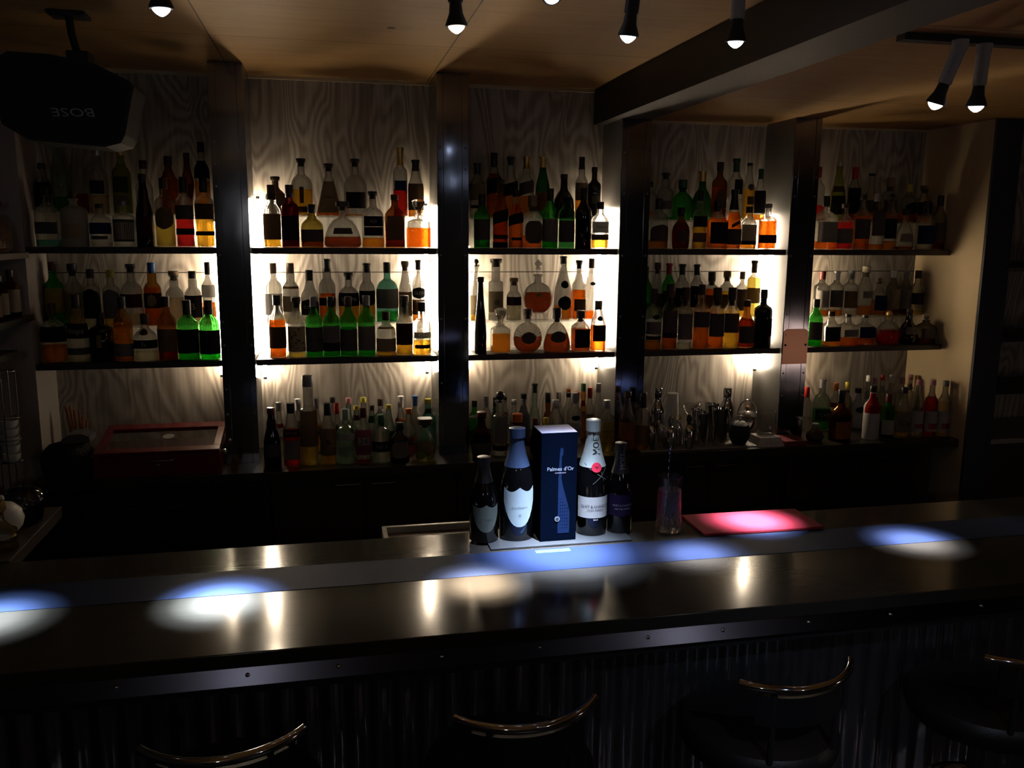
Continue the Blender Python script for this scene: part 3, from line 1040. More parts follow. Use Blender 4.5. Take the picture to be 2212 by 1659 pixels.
stool(-.245, 1.88, 2, 'black stool with chrome back rail cut off by the photo edge')
stool(.40, 1.87, 4, 'black stool with chrome back rail below the champagne bottles')
stool(1.072, 1.90, 9, 'black stool with chrome back rail before the lit corrugated sheet')
stool(1.75, 1.89, 6, 'black stool at the dark end of the bar')

# ------------------------------------------------------------------ what stands on the shelves
# x, top and width as measured, shape, glass, liquid, fill share, closure, labels | description
TABLE = {
    ('U', 0, 'b'): '''
92 352 37 dome clear water .2 cap:black bk:.12:.62:.9 | clear bottle with broad black label
127 298 40 slope pgreen greenq .22 cap:silver - | tall green tinted bottle under the speaker
171 296 40 slope clear dark .26 cap:silver - | tall clear bottle with dark red rest under the speaker
212 319 41 bulb clear peach .28 cap:silver pu:.30:.50:.5 | clear bottle with silver cap and purple label
264 318 39 std ygreen chart .75 cap:gold gn:.32:.56:.55,gy:.14:.28:.5 | yellow green liqueur bottle with gold cap
312 346 36 tall clear water .3 cap:maroon:.16 - | maroon capped bottle behind the slim black one
366 337 38 sq brown amber .6 cap:dkbr:.16 - | brown square shouldered bottle with tall dark cap
413 330 34 vase brown dark .5 cap:dkbr:.10 - | tall brown waisted bottle
454 307 38 std clear amber .46 cap:black:.14 bk:.50:.74:.9 | clear bottle of amber spirit with black shoulder label''',
    ('U', 0, 'f'): '''
106 405 49 sq clear tealq .12 cap:black:.13 dg:.22:.42:.6 | clear square bottle with teal base
159 413 56 bord frost - 0 ball:dkbr:.13 be:.16:.42:.5 | frosted cream bottle with round dark stopper
217 440 45 std clear water .5 cap:black:.1 bl:.30:.56:.8,dg:.18:.26:.5 | clear bottle with blue band
269 434 47 bord clear water .6 cap:gray:.1 dg:.12:.60:.72,cr:.17:.54:.68 | clear bottle with large cream label edged in black
312 375 38 hock black - 0 cap:black:.1 ma:.12:.42:.6 | slim black bottle with sloping shoulders
357 384 40 bord clear yellow .36 cap:dkbr:.16 @tn:.26:.58:.75 | clear bottle with oval tan label and pale spirit
400 382 37 bord clear red .44 cap:black:.22 dg:.40:.60:.9,bk:.18:.27:.9 | red amber bottle with black label and band
443 382 39 bord clear gold .40 cap:black:.22 br:.40:.62:.9,bk:.17:.23:.9 | golden bottle with brown label and black band''',
    ('U', 1, 'b'): '''
595 381 46 oval ceramic - 0 cork:dkbr:.07 - | opaque grey brown round flask
652 342 46 dome clear gold .46 cork:black:.04 br:.06:.16:.55,br:.22:.50:.12 | domed clear bottle half full of golden spirit
711 353 56 cone clear orange .26 cork:black:.05 be:.06:.66:.62:J.BALLY:.10 | pyramid shaped bottle with tapering beige label
768 343 49 dome clear amber .035 cork:black:.04 bk:.14:.42:.62 | nearly empty domed clear bottle with square black label
868 318 34 bord clear red .40 foil:gold:.26 bl:.38:.52:.6 | tall clear bottle with gold neck foil and blue label
908 345 37 slope clear amber .15 foil:black:.2 br:.12:.58:.85 | clear bottle with black neck foil and brown label''',
    ('U', 1, 'f'): '''
588 399 37 bulb clear gold .14 cap:dkbr:.24 br:.13:.54:.85 | bottle with brown label over a golden base
627 399 37 bord plum plumq .7 cap:black:.2 bk:.12:.50:.85 | dark red bottle with black cap
674 441 47 squat olive dark .3 cap:black:.2 dg:.14:.42:.9 | squat olive bottle with black cap
740 435 80 bell clear dark .24 block:black:.12 dg:.30:.43:.34 | wide bell shaped cognac decanter with black stopper
806 413 48 dome clear amber .18 cork:black:.04 bk:.22:.37:.62,bk:.38:.56:.62:KO:.3 | clear bottle with two black labels and amber rest
853 420 43 flask brown dark .5 cap:dkbr:.1 tn:.15:.60:.5 | dark brown flat flask with embossed front
904 431 53 dec clear orange .42 stop:clear:.28 - | square crystal decanter of orange spirit''',
    ('U', 2, 'b'): '''
1030 352 34 std clear pale .2 foil:black:.2 be:.32:.62:.9,bk:.17:.23:.7 | clear bottle with beige label and black neck
1067 330 33 sq clear orange .68 cap:black:.22 /bk:.38:.62:.95 | tall square bottle of amber whisky with slanted black label
1103 338 31 bulb clear amber .38 cork:black:.04 /bk:.38:.58:.95 | clear square bottle with black slanted label
1137 338 32 bulb clear amber .36 foil:gold:.2 /dg:.40:.60:.95 | clear bottle with gold neck and grey slanted label
1172 338 31 champ dgreen - 0 foil:gold:.18 or:.12:.42:.8 | dark sparkling bottle with gold foil
1218 376 46 jug black - 0 cap:dkbr:.1 - | round dark jug bottle with narrow neck
1262 339 34 bulb clear amber .4 cap:black:.2 be:.3:.58:.9 | clear long necked bottle with beige label
1294 361 35 bord black - 0 cap:black:.1 dg:.3:.45:.4 | tall all black bottle''',
    ('U', 2, 'f'): '''
1041 419 35 std green greenq .5 cap:black:.2 dg:.16:.54:.92 | green bottle with dark label
1081 387 33 slope amberg orange .55 cap:black:.06 /bk:.38:.55:.95,br:.14:.20:.9,bl:.01:.09:.95 | tall amber bottle with black slanted label and teal foot
1115 410 33 slope clear orange .75 cap:black:.12 /bk:.42:.60:.95,bk:.14:.19:.5 | small orange whisky bottle with black slanted label
1149 422 40 sq clear orange .24 cork:tan:.2 @dg:.10:.52:.66 | clear bottle with dark medallion label
1188 407 34 std green greenq .5 cap:black:.2 gy:.12:.50:.92 | green bottle with grey label
1224 415 34 bord dgreen - 0 ball:black:.1 dg:.12:.50:.92 | dark bottle with charcoal label
1260 406 35 std black - 0 cap:black:.2 - | plain black bottle with sloped shoulders
1296 436 38 std clear gold .22 cap:black:.16 wh:.34:.58:.8:TOMATIN:.36,br:.19:.31:.95 | clear bottle with white lettered label and golden rest''',
    ('U', 3, 'b'): '''
1404 392 36 std clear amber .2 cap:black:.15 - | clear bottle half hidden by the beam post
1436 373 37 bulb clear greenq .06 cork:black:.04 gy:.22:.4:.5 | nearly empty clear bottle with green base
1474 388 43 squat green water .2 cork:green:.2 - | round shouldered pale green bottle
1516 369 44 jug dgreen - 0 foil:gold:.22 - | large dark green bottle with gold flecked neck
1553 350 33 bord brown amber .6 cap:dkbr:.14 tn:.2:.5:.5 | tall brown bottle
1590 342 38 std clear water .35 foil:green:.22 bk:.42:.66:.35 | tall clear bottle with green neck foil
1622 352 38 slope clear gold .56 cap:black:.05 @dg:.52:.64:.4,br:.28:.42:.4 | bright golden bottle with dark rosette seal
1656 365 34 slope clear amber .12 cap:green:.2 bk:.15:.58:.95 | clear bottle with tall black label near the post''',
    ('U', 3, 'f'): '''
1422 428 42 std clear amber .17 cap:black:.22 ^dg:.16:.48:.8 | clear whisky bottle with hill shaped dark label
1471 448 39 oval brown dark .6 cap:black:.2 @dg:.14:.46:.5 | brown pear shaped bottle with round grey label
1511 411 31 bulb clear gold .4 cap:black:.18 bk:.38:.56:.9,tn:.12:.28:.9 | slender golden bottle with black upper label
1549 434 38 sq clear orange .64 cap:black:.22 bk:.12:.56:.92 | square whiskey bottle with big black label
1584 409 35 hock clear orange .62 foil:black:.34 dg:.08:.34:.95,/br:.40:.46:.4 | orange bottle with long black neck foil
1617 446 34 std clear amber .2 cap:black:.15 be:.2:.58:.85,bk:.11:.2:.9 | bottle with pale label and dark stripe
1658 440 39 bord clear orange .62 cap:gray:.1 ma:.14:.32:.95 | orange bottle with maroon band beside the post''',
    ('U', 4, 'b'): '''
1764 360 32 std clear red .3 cap:red:.2 - | bottle with red cap half hidden by the post
1809 351 33 hock ygreen chart .3 cap:silver:.06 bk:.12:.44:.9,br:.5:.6:.9 | tall yellow green bottle with dark label
1843 361 29 std clear dark .3 cap:red:.22 bk:.15:.62:.95 | clear bottle with red and black neck
1880 375 35 tall clear amber .3 cap:black:.05 dg:.2:.45:.8 | clear bottle with long thin neck
1921 384 35 std clear amber .3 cork:cork:.2 dg:.2:.5:.8 | clear bottle with pale cork
1963 398 41 dome clear orange .25 cap:yellow:.2 @bk:.22:.52:.55 | clear bottle with diamond shaped dark label
2005 401 36 squat clear amber .2 cork:tan:.1 bk:.2:.55:.8 | clear bottle with cork beside the side wall''',
    ('U', 4, 'f'): '''
1781 423 43 sq clear orange .16 cap:black:.2 gy:.14:.52:.9 | square bottle with wide grey label beside the post
1823 440 38 std clear red .6 cap:dkbr:.1 gy:.14:.46:.9 | red spirit bottle with grey label
1861 420 34 std clear orange .6 cap:black:.1 dg:.2:.55:.9 | amber bottle with charcoal label
1891 418 30 sq clear amber .1 cap:gray:.14 dg:.25:.7:.8 | slim clear square bottle
1922 418 29 std clear amber .16 ball:black:.12 bk:.2:.55:.9 | clear bottle with black label and round stopper
1954 452 46 bell clear orange .08 cap:black:.15 gy:.2:.4:.5 | low bell shaped clear bottle
1998 434 37 std clear water .4 cap:black:.14 bl:.12:.5:.9 | bottle with deep blue label
2027 422 29 std smoke dark .4 cap:black:.2 dg:.14:.5:.8 | smoky dark bottle nearest the side wall''',
    ('L', 0, 'b'): '''
115 565 41 std green greenq .3 cap:maroon:.14 ye:.22:.60:.92 | green bottle with yellow label
160 569 37 std clear gold .35 cork:black:.1 ye:.1:.55:.75 | clear bottle with yellow glow behind round stopper
199 581 35 bord clear pale .2 cap:dkbr:.16 ^bk:.14:.66:.85 | clear bottle with arched black label
242 583 35 bord clear yellow .15 cap:yellow:.14 ^gy:.14:.66:.85 | clear bottle with arched pale label
286 570 46 dome clear peach .2 cork:black:.04 ma:.30:.52:.75 | wide clear bottle with maroon label
331 567 36 bulb amberg amber .6 cap:blue:.17 ma:.28:.52:.9,@be:.3:.5:.35 | amber bottle with blue cap and oval label
378 585 38 bulb clear peach .5 cork:tan:.08 - | clear bulb necked bottle of peach spirit
424 585 41 bulb clear peach .3 cap:black:.14 bk:.14:.55:.9:B:.3 | clear bulb necked bottle with big black label
468 566 34 std clear orange .36 cap:black:.2 gy:.44:.64:.9,or:.12:.28:.85:LABEL:.01 | orange spirit bottle with orange label beside the post''',
    ('L', 0, 'f'): '''
118 655 54 dome clear amber .30 cap:dkbr:.22 bk:.36:.62:.92 | broad clear bottle with black label and amber rest
168 636 46 slope clear pale .2 cap:black:.2 bk:.36:.58:.92:Hope:.4,dg:.12:.22:.9 | clear conical bottle with black script label
221 675 53 bord black - 0 cap:black:.12 go:.30:.56:.12 | stout black bottle
267 641 42 std amberg gold .6 cap:black:.18 gy:.08:.28:.9 | yellow brown bottle with grey foot label
314 678 52 squat clear pale .22 cap:dkbr:.22 @br:.56:.70:.3,bk:.28:.46:.92:h:.6 | squat clear bottle with black band and round seal
361 640 42 std brown dark .4 cap:black:.16 tn:.14:.50:.9 | amber brown bottle with tan label
407 648 46 std green greenq .3 cap:black:.24 bk:.12:.52:.92 | green bottle with black label
452 648 44 std green greenq .3 cap:black:.24 bk:.10:.50:.92 | green bottle with black label beside the post''',
    ('L', 1, 'b'): '''
588 568 37 std clear pale .1 cap:tan:.17 gy:.15:.50:.9 | clear bottle with grey label beside the glowing corner
629 568 35 bulb clear pale .15 cap:tan:.17 be:.20:.46:.9,tn:.58:.62:.9 | clear bottle with beige label and tan cap
671 583 39 onion clear pale .1 cap:black:.2 ^bk:.16:.46:.85:C_MOR:.3 | onion necked clear bottle with black label
706 559 37 bulb clear orange .46 foil:black:.2 bk:.28:.4:.8 | tall clear bottle with rust liquid and dark neck
754 588 44 dome clear gold .42 cork:black:.05 bk:.34:.60:.92:SCAPA:.3 | wide bottle of golden whisky with black label
793 568 34 bulb clear gold .42 foil:black:.16 ^bk:.54:.28:.9 | bulb necked golden bottle with curved black label
837 566 47 dome teal greenq .18 cap:black:.18 gy:.24:.56:.92 | broad teal bottle with pale label
880 564 33 slope clear pale .1 cork:tan:.06 tn:.10:.50:.85 | slim clear bottle with tan label and thin cork
918 561 32 std clear amber .3 foil:black:.16 @bk:.38:.56:.9:GLEN:.3,br:.12:.36:.9 | clear bottle with oval black label''',
    ('L', 1, 'f'): '''
600 637 35 std clear orange .60 cap:black:.16 br:.16:.50:.92 | orange whisky bottle with brown label
641 641 36 std clear yellow .09 cork:dkbr:.08 be:.10:.52:.95 | bottle with leaf patterned cream label
679 640 36 std green greenq .1 cap:gray:.17 dg:.10:.50:.92,bk:.25:.31:.93 | green bottle with black stripe
716 640 36 std green greenq .1 cap:black:.17 gy:.24:.52:.92,bk:.10:.24:.92 | green bottle with grey over black label
753 640 36 std green greenq .48 cap:dkbr:.17 dg:.10:.46:.92 | green bottle with brown cap and full shoulders
792 638 36 std green greenq .1 cap:gray:.17 gy:.10:.50:.92 | green bottle with plain grey label
834 673 41 bulb clear gold .1 cap:dkbr:.20 be:.10:.40:.92,tn:.62:.66:.9 | short clear bottle with beige label
874 638 36 bulb clear gold .5 cork:dkbr:.1 ma:.18:.54:.85 | clear bottle with tall maroon label
911 652 40 bulb clear gold .28 cap:black:.18 cr:.32:.44:.7:OLD:.8,bk:.13:.2:.6 | rounded bottle with dark printed lettering and golden rest''',
    ('L', 2, 'b'): '''
1027 559 28 tall clear gold .2 ball:black:.09 be:.1:.42:.8 | clear bottle with dark stopper half hidden by the post
1071 559 32 tcyl clear water .1 cork:dkbr:.03 be:.14:.48:.85:@:.2 | tall slim cylinder bottle with beige label
1110 600 32 bulb clear pale .45 cork:cork:.08 pu:.36:.56:.9 | small clear bottle with purple label
1162 556 62 orb clear dark .37 stop:clear:.30 @go:.29:.37:.14 | ornate round crystal decanter of dark cognac
1216 553 40 hock clear amber .22 foil:black:.12 @bk:.50:.62:.35,@bk:.16:.38:.5 | tall flared crystal bottle with black seals
1254 562 31 sq clear orange .5 cork:black:.04 br:.15:.35:.6 | square clear bottle of amber spirit
1295 558 33 slope clear orange .14 cap:dkbr:.16 @bk:.56:.62:.3 | clear bottle with round black medal''',
    ('L', 2, 'f'): '''
1038 598 26 flute black - 0 cork:black:.03 - | very tall slim black bottle
1081 665 41 dec clear amber .42 stop:clear:.34 - | small crystal decanter with glass stopper
1140 667 64 disc clear dark .36 cork:dkbr:.13 @dg:.20:.48:.34 | round fluted decanter of dark cognac with oval badge
1203 665 60 bell clear dark .40 cork:black:.22 @dg:.22:.48:.4 | curvy bell decanter of dark cognac
1254 670 37 sq clear dark .55 cork:dkbr:.18 bk:.10:.55:.5 | small square bottle with black front
1292 649 35 slope clear orange .5 cap:dkbr:.18 bk:.20:.52:.6,@bk:.60:.70:.3 | amber bottle with hanging dark medallion''',
    ('L', 3, 'b'): '''
1397 575 30 std green greenq .3 cap:black:.15 - | green bottle mostly behind the beam post
1416 567 28 slope clear pale .3 cork:dkbr:.1 dg:.2:.45:.9 | clear bottle with dark cork and long neck
1443 568 29 std green greenq .3 foil:red:.2 gn:.15:.5:.9 | bright green bottle with red and white neck
1472 570 31 std clear pale .2 foil:black:.2 bk:.20:.56:.85:TO:.3 | clear bottle with black lettered label nearest the green one
1504 571 30 std clear pale .2 foil:black:.2 bk:.20:.60:.85:TOM:.3 | clear bottle with black lettered label and tilted look
1536 587 28 bord clear orange .62 cork:dkbr:.2 or:.2:.5:.8 | orange bottle with brown stopper
1569 585 29 bord clear gold .56 cork:cork:.12 ye:.2:.5:.8 | yellow bottle with pale cork
1608 587 31 bord clear gold .2 cap:tan:.16 tn:.15:.62:.95 | clear bottle with tan label before the bright corner
1646 562 36 bord clear wine .7 foil:dkbr:.22 tn:.25:.52:.9 | yellow wine bottle glowing beside the post''',
    ('L', 3, 'f'): '''
1411 623 34 std clear amber .16 cap:dkbr:.24 gy:.26:.46:.92,bk:.17:.23:.92,@bk:.50:.58:.3 | clear bottle with grey label and black stripe
1446 613 32 std clear orange .24 cork:dkbr:.2 dg:.26:.60:.92,bk:.18:.26:.92 | bottle with dark label, orange rest and triangular tag
1479 621 32 std clear pale .1 cork:dkbr:.2 gy:.16:.58:.92 | clear bottle with tall grey label
1514 614 35 bulb clear orange .36 cap:dkbr:.16 dg:.34:.58:.92 | round bottomed amber bottle with bulb neck
1547 621 33 std clear orange .26 cork:dkbr:.2 dg:.20:.58:.92 | copper coloured bottle with dark label
1579 621 33 std clear gold .28 cork:dkbr:.2 dg:.26:.58:.92 | golden bottle with dark label
1612 648 34 squat brown dark .6 cap:dkbr:.14 dg:.10:.46:.92 | squat brown bottle with dark label
1647 625 38 bord black amber 0 cap:black:.16 bk:.2:.5:.9 | black wine shaped bottle beside the copper plate''',
    ('L', 4, 'b'): '''
1774 586 33 bord clear amber .14 cap:maroon:.18 gy:.2:.58:.8 | clear bottle with maroon cap nearest the post
1805 585 31 bord clear amber .14 foil:silver:.2 dg:.2:.58:.8 | clear bottle with silver foil and dark label
1836 584 32 bord clear pale .1 foil:gray:.2 tn:.18:.55:.8 | clear bottle with grey foil and tan label
1868 575 32 slope clear amber .2 cork:cream:.12 gy:.36:.50:.5 | conical clear bottle with cream stopper
1899 600 32 squat clear amber .4 ball:cork:.12 bl:.14:.54:.7 | bottle with blue label and cork ball
1928 584 29 std smoke amber .2 foil:silver:.16 be:.14:.58:.8 | bottle with cream label and silver neck
1958 584 30 std smoke dark .3 cap:gray:.14 gy:.14:.58:.8 | dim bottle with grey label
1992 584 33 dome clear yellow .1 cap:dkbr:.18 pu:.24:.5:.95 | clear bottle with purple brown label by the side wall''',
    ('L', 4, 'f'): '''
1761 646 30 std green greenq .3 cap:black:.18 dg:.14:.52:.9 | bright green bottle beside the copper plate
1795 672 33 sq clear amber .14 cap:black:.14 bk:.14:.56:.92 | square bottle with black label
1831 678 38 sq clear orange .26 cap:black:.1 gy:.3:.52:.5 | square clear bottle with orange rest
1868 680 38 sq clear orange .22 cap:black:.1 bl:.26:.62:.8 | square bottle with navy label
1920 671 58 low clear red .42 ball:gold:.2 - | wide low decanter of red liqueur with gold stopper
1962 668 43 jug black - 0 cap:black:.12 gy:.3:.5:.5 | black handled jug bottle
2000 680 35 sq smoke dark .2 ball:gray:.18 dg:.2:.55:.8 | dim square bottle nearest the side wall''',
    ('C', 1, 'k'): '''
604 868 20 tall clear pale .3 foil:silver:.18 rd:.5:.58:.9 | clear bottle with silver and red neck
645 861 23 tall clear pale .3 foil:white:.22 gy:.4:.6:.9 | clear bottle with wide silver neck foil
685 859 24 tall clear gold .5 foil:silver:.2 ye:.3:.5:.9 | pale gold bottle with silver cap
720 858 26 tall clear water .5 cap:black:.1 wh:.3:.5:.8 | white bottle with black screw cap
754 859 27 tall pgreen water .5 cap:pink:.12 - | pale green bottle with pink cap
786 858 28 tall clear water .3 cap:yellow:.1 - | clear bottle with bright yellow cap
823 861 28 bord clear water .4 cap:dkbr:.14 wh:.62:.8:.9 | clear bottle with brown cap and white neck
866 855 26 tall clear water .4 foil:white:.22 or:.52:.58:.9 | clear bottle with long white cap and orange ring
904 854 30 std frost - 0 foil:blue:.2 - | frosted bottle with blue cap
927 861 38 dome teal water .5 cap:yellow:.1 gn:.7:.8:.9 | teal bottle with yellow cap beside the second post''',
    ('C', 1, 'm'): '''
729 870 24 tall clear water .3 cap:red:.2 - | clear bottle with red cap
771 876 27 slope pgreen water .3 cap:yellow:.08 pu:.72:.82:.9 | pale green bottle with yellow cap and purple ring
804 875 24 slope pgreen water .4 cap:dkbr:.1 gn:.66:.8:.9 | greenish bottle with small dark cap
840 874 28 slope pgreen yellow .3 cap:yellow:.08 gn:.3:.5:.9 | green bottle with yellow cap
883 882 31 oval clear orange .3 cap:orange:.12 or:.2:.4:.7 | clear bottle with bright orange cap''',
    ('C', 1, 'f'): '''
588 880 37 hock black - 0 cap:maroon:.1 dg:.2:.4:.8 | black wine bottle nearest the first post
632 870 38 slope clear red .58 cap:black:.16 gy:.12:.42:.7,ma:.48:.6:.85:BITTER:.4 | dark red aperitif bottle with black cap
667 811 38 tcyl clear yellow .42 cap:gray:.12 tn:.22:.62:.92 | very tall slim bottle of yellow liqueur
709 870 34 slope clear gold .28 cap:black:.2 tn:.16:.60:.9:&:.2 | yellow spirit bottle with tan label and black cap
747 883 39 dome pgreen water .3 cap:mint:.2 wh:.44:.56:.92 | ribbed pale green bottle with mint cap
785 880 34 std clear red .06 cap:maroon:.18 pi:.16:.62:.88,wh:.34:.48:.5:24:.9 | clear gin bottle with pink label and red base
823 895 39 bord clear water .3 cap:green:.24 bk:.24:.46:.92:NO._3:.3 | clear bottle with black square label
863 912 40 sq black - 0 cap:black:.2 @gy:.12:.54:.55 | black apothecary bottle with grey diamond label
918 903 48 low pgreen yellow .3 block:dkbr:.14 @tn:.2:.5:.5 | rounded bottle with wide dark stopper''',
    ('C', 2, 'k'): '''
1025 865 26 std green greenq .3 cap:black:.14 /wh:.62:.7:.9 | green bottle with white diagonal stripe
1054 854 28 std clear amber .3 foil:gray:.24 - | clear bottle with grey neck foil and amber rest
1066 858 20 std dgreen - 0 cap:black:.2 - | small dark green bottle
1094 856 26 std clear water .4 cap:black:.1 @rd:.56:.68:.4 | clear bottle with black cap and red dot
1109 863 26 std clear water .4 cap:white:.12 wh:.2:.5:.8 | clear bottle with white cap
1131 850 30 sq grayop - 0 cork:black:.1 - | grey opaque bottle with black stopper
1151 828 29 jug pgreen water .2 foil:black:.16 - | pear shaped pale bottle with dark neck
1184 848 26 jug brown dark .4 cap:black:.2 - | dark brown long necked bottle
1211 847 28 std clear water .3 cap:silver:.2 - | tall clear bottle with silver cap
1224 840 29 std clear water .3 cap:orange:.06 bk:.84:.92:1 | clear bottle with black and orange cap
1249 846 24 std clear gold .3 foil:red:.2 - | bottle with red neck foil
1259 828 24 slope amberg gold .5 cap:green:.14 rd:.6:.7:.9 | dark gold bottle with green cap
1274 837 30 std clear water .3 cap:red:.2 gy:.2:.5:.8 | clear bottle with red brown cap
1285 828 26 std clear water .3 cap:gray:.16 - | clear bottle with grey cap nearest the beam post''',
    ('C', 2, 'm'): '''
1200 863 38 slope clear water .4 cap:silver:.18 @be:.25:.45:.6 | clear bottle with silver cap
1240 848 32 bord clear water .4 cap:gray:.2 wh:.2:.46:.85:BACARDI:.3,@bk:.5:.6:.4 | clear rum bottle with round dark emblem''',
    ('C', 2, 'f'): '''
1040 889 46 low plum plumq .5 cork:maroon:.1 dg:.12:.34:.8 | dark red round liqueur bottle with long neck
1080 845 32 tcyl clear water .5 ball:black:.14 gy:.22:.62:.8,bk:.10:.18:.85 | tall clear cylinder bottle with black round stopper
1117 893 34 jug brown dark .5 cork:orange:.2 - | brown bottle with orange cork behind the champagne
1158 903 27 low brown dark .5 cap:maroon:.2 - | short bottle with maroon cap behind the blue box
1177 902 24 low olive gold .6 cap:yellow:.2 - | short bottle with yellow cap behind the blue box
1310 864 34 bord clear yellow .4 cap:gray:.16 wh:.6:.62:.8,ye:.20:.62:.85:GORDON:.12 | clear gin bottle with yellow printed label
1354 846 35 slope clear amber .4 cap:dkbr:.1 or:.2:.5:.8 | clear bottle before the beam post
1388 848 31 bord clear amber .2 cap:black:.26 tn:.1:.45:.85 | clear bottle with tall black cap beside the shakers''',
    ('C', 4, 'k'): '''
1741 836 24 std clear water .3 cap:red:.24 - | clear bottle with red cap beside the copper plated post
1774 818 37 dome pgreen greenq .4 foil:silver:.18 gn:.2:.42:.8:CAPE:.4 | wide green labelled bottle with silver foil
1803 827 23 std clear water .3 cap:orange:.16 rd:.48:.58:.9 | bottle with orange cap
1831 825 26 std smoke dark .3 cap:yellow:.16 wh:.72:.78:.9 | dark bottle with yellow cap
1853 838 40 squat whiteop - 0 cap:black:.12 @bk:.4:.55:.5 | white bottle with black cap
1872 810 26 std clear water .4 cap:white:.12 wh:.55:.7:.9 | syrup bottle with white cap
1881 816 26 std clear water .4 cap:pink:.12 wh:.62:.76:.9 | syrup bottle with pinkish cap
1904 810 26 std clear yellow .4 cap:red:.1 wh:.66:.8:.9 | syrup bottle with red and white cap
1917 810 26 std clear orange .4 cap:white:.14 - | orange syrup bottle with white cap
1947 815 26 std clear water .4 cap:pink:.14 wh:.66:.78:.9 | syrup bottle with rose coloured cap
1969 809 26 std clear yellow .3 cap:pink:.1 wh:.7:.82:.9 | yellow syrup bottle with pink and white cap
1982 811 25 std clear yellow .4 cap:gold:.12 - | yellow syrup bottle with golden cap''',
    ('C', 4, 'f'): '''
1762 914 38 low smoke dark .4 cap:gray:.14 dg:.2:.5:.6 | low round dark bottle beside the red tray
1815 842 46 squat brown dark .5 cap:black:.24 or:.06:.40:.55 | brown square bottle with orange label
1882 833 34 std whiteop - 0 cap:black:.12 rd:.5:.86:1 | white bottle with red neck
1917 850 29 std green dark .3 cap:maroon:.2 wh:.10:.42:.9 | green liqueur bottle with white label
1949 836 31 slope clear yellow .5 cap:black:.12 gy:.12:.48:.9:Cap:.3 | clear bottle with black cap and grey label
1979 819 28 std clear water .5 cap:pink:.1 pi:.16:.24:.5,wh:.10:.46:.9 | clear syrup bottle with fruit label
2009 820 28 std clear red .7 cap:pink:.1 wh:.10:.46:.9,rd:.14:.24:.5 | red syrup bottle with white label
2037 822 29 std clear peach .6 cap:gray:.1 wh:.10:.46:.9,rd:.14:.24:.5 | pale syrup bottle nearest the side wall''',
}
ROWY = {('U', 'f'): (3.893, Z1), ('U', 'b'): (4.018, Z1 + .1372), ('L', 'f'): (3.893, Z2), ('L', 'b'): (4.018, Z2 + .1372),
        ('C', 'f'): (3.745, ZCT), ('C', 'm'): (3.86, ZCT), ('C', 'k'): (3.985, ZCT)}
LOC = {('U', 'f'): 'upper shelf front, ', ('U', 'b'): 'upper shelf back row, ', ('L', 'f'): 'lower shelf front, ', ('L', 'b'): 'lower shelf back row, ',
       ('C', 'f'): 'counter front, ', ('C', 'm'): 'counter middle row, ', ('C', 'k'): 'counter back row, '}
GRP = {'U': 'bottles on the upper shelf', 'L': 'bottles on the lower shelf', 'C': 'bottles on the back counter'}
for (lv, bay, row), txt in TABLE.items():
    Y, z = ROWY[(lv, row)]
    rows = [q for q in txt.strip().split('\n')]
    placed = []
    for q in rows:
        a, desc = q.split(' | ')
        x, top, w, shape, gk, lk, fill, cap, labs = a.split()
        zb = z
        if 'ornate round crystal' in desc:
            zb = z + .034
        X, H, Wd = foot(float(x), float(top), float(w), Y, zb)
        a_, b_ = BAYS[bay]
        if row != 'f' or lv != 'C':
            ma = .036 if row == 'b' and bay in (1, 2, 4) else .004
            mb_ = .040 if row == 'b' and bay < 4 else .004
            X = min(max(X, a_ + Wd / 2 + ma), b_ - Wd / 2 - mb_)
        placed.append([X, H, Wd, zb, shape, gk, lk, fill, cap, labs, desc])
    placed.sort()
    for _ in range(12):                  # neighbours of a row do not touch
        for i in range(1, len(placed)):
            p, q = placed[i - 1], placed[i]
            ov = (p[2] + q[2]) / 2 + .001 - (q[0] - p[0])
            if ov > 0:
                k = ov * .25
                p[2] -= k
                q[2] -= k
                p[0] -= k
                q[0] += k
    for X, H, Wd, zb, shape, gk, lk, fill, cap, labs, desc in placed:
        labs = ','.join(':'.join(u.replace('_', ' ') for u in r.split(':')) for r in labs.split(','))
        name = 'decanter' if 'decanter' in desc else 'bottle'
        bottle(name, desc + ', ' + LOC[(lv, row)] + BN[bay], name, (X, Y, zb), H, Wd, shape, gk, lk if lk != '-' else 'water', float(fill), cap, labs, GRP[lv])

# ------------------------------------------------------------------ ornament of a few special bottles
def by_label(start):
    return next(o for o in COL.objects if str(o.get('label', '')).startswith(start))


M_orn = rglass('ornament_crystal', (.95, .95, .93), .25, 1.5, 0, .25)
o = by_label('ornate round crystal')
surf, P, hw, H = SURF[o.name]
for sx in (-1, 1):
    rimb = MB()
    for i in range(13):
        a = -.55 + 1.75 * i / 12
        zc = .265 * H
        x, z = sx * (hw * 1.03) * cos(a), zc + .275 * H * sin(a)
        rimb.lathe([(max(.0004, .0045 * sin(q)), -.0045 * cos(q)) for q in [pi * k / 6 for k in range(7)]], 10, (x, 0, z))
    rimb.build('beaded_rim', M_orn, o, True)
fl = MB()
for x, z, r in ((0, .93, .008), (-.009, .885, .0085), (.009, .885, .0085), (0, .84, .008), (-.007, .80, .006), (.007, .80, .006)):
    fl.lathe([(max(.0004, r * sin(q)), -r * cos(q)) for q in [pi * k / 8 for k in range(9)]], 14, (x, 0, z * H))
for q in [q for q in o.children if q.name.startswith('crystal_stopper')]:
    q.data = fl.build('crystal_stopper', M_glassstop, o, True).data
    bpy.data.objects.remove(COL.objects[-1])
o = by_label('round fluted decanter')
surf, P, hw, H = SURF[o.name]
flu = MB()
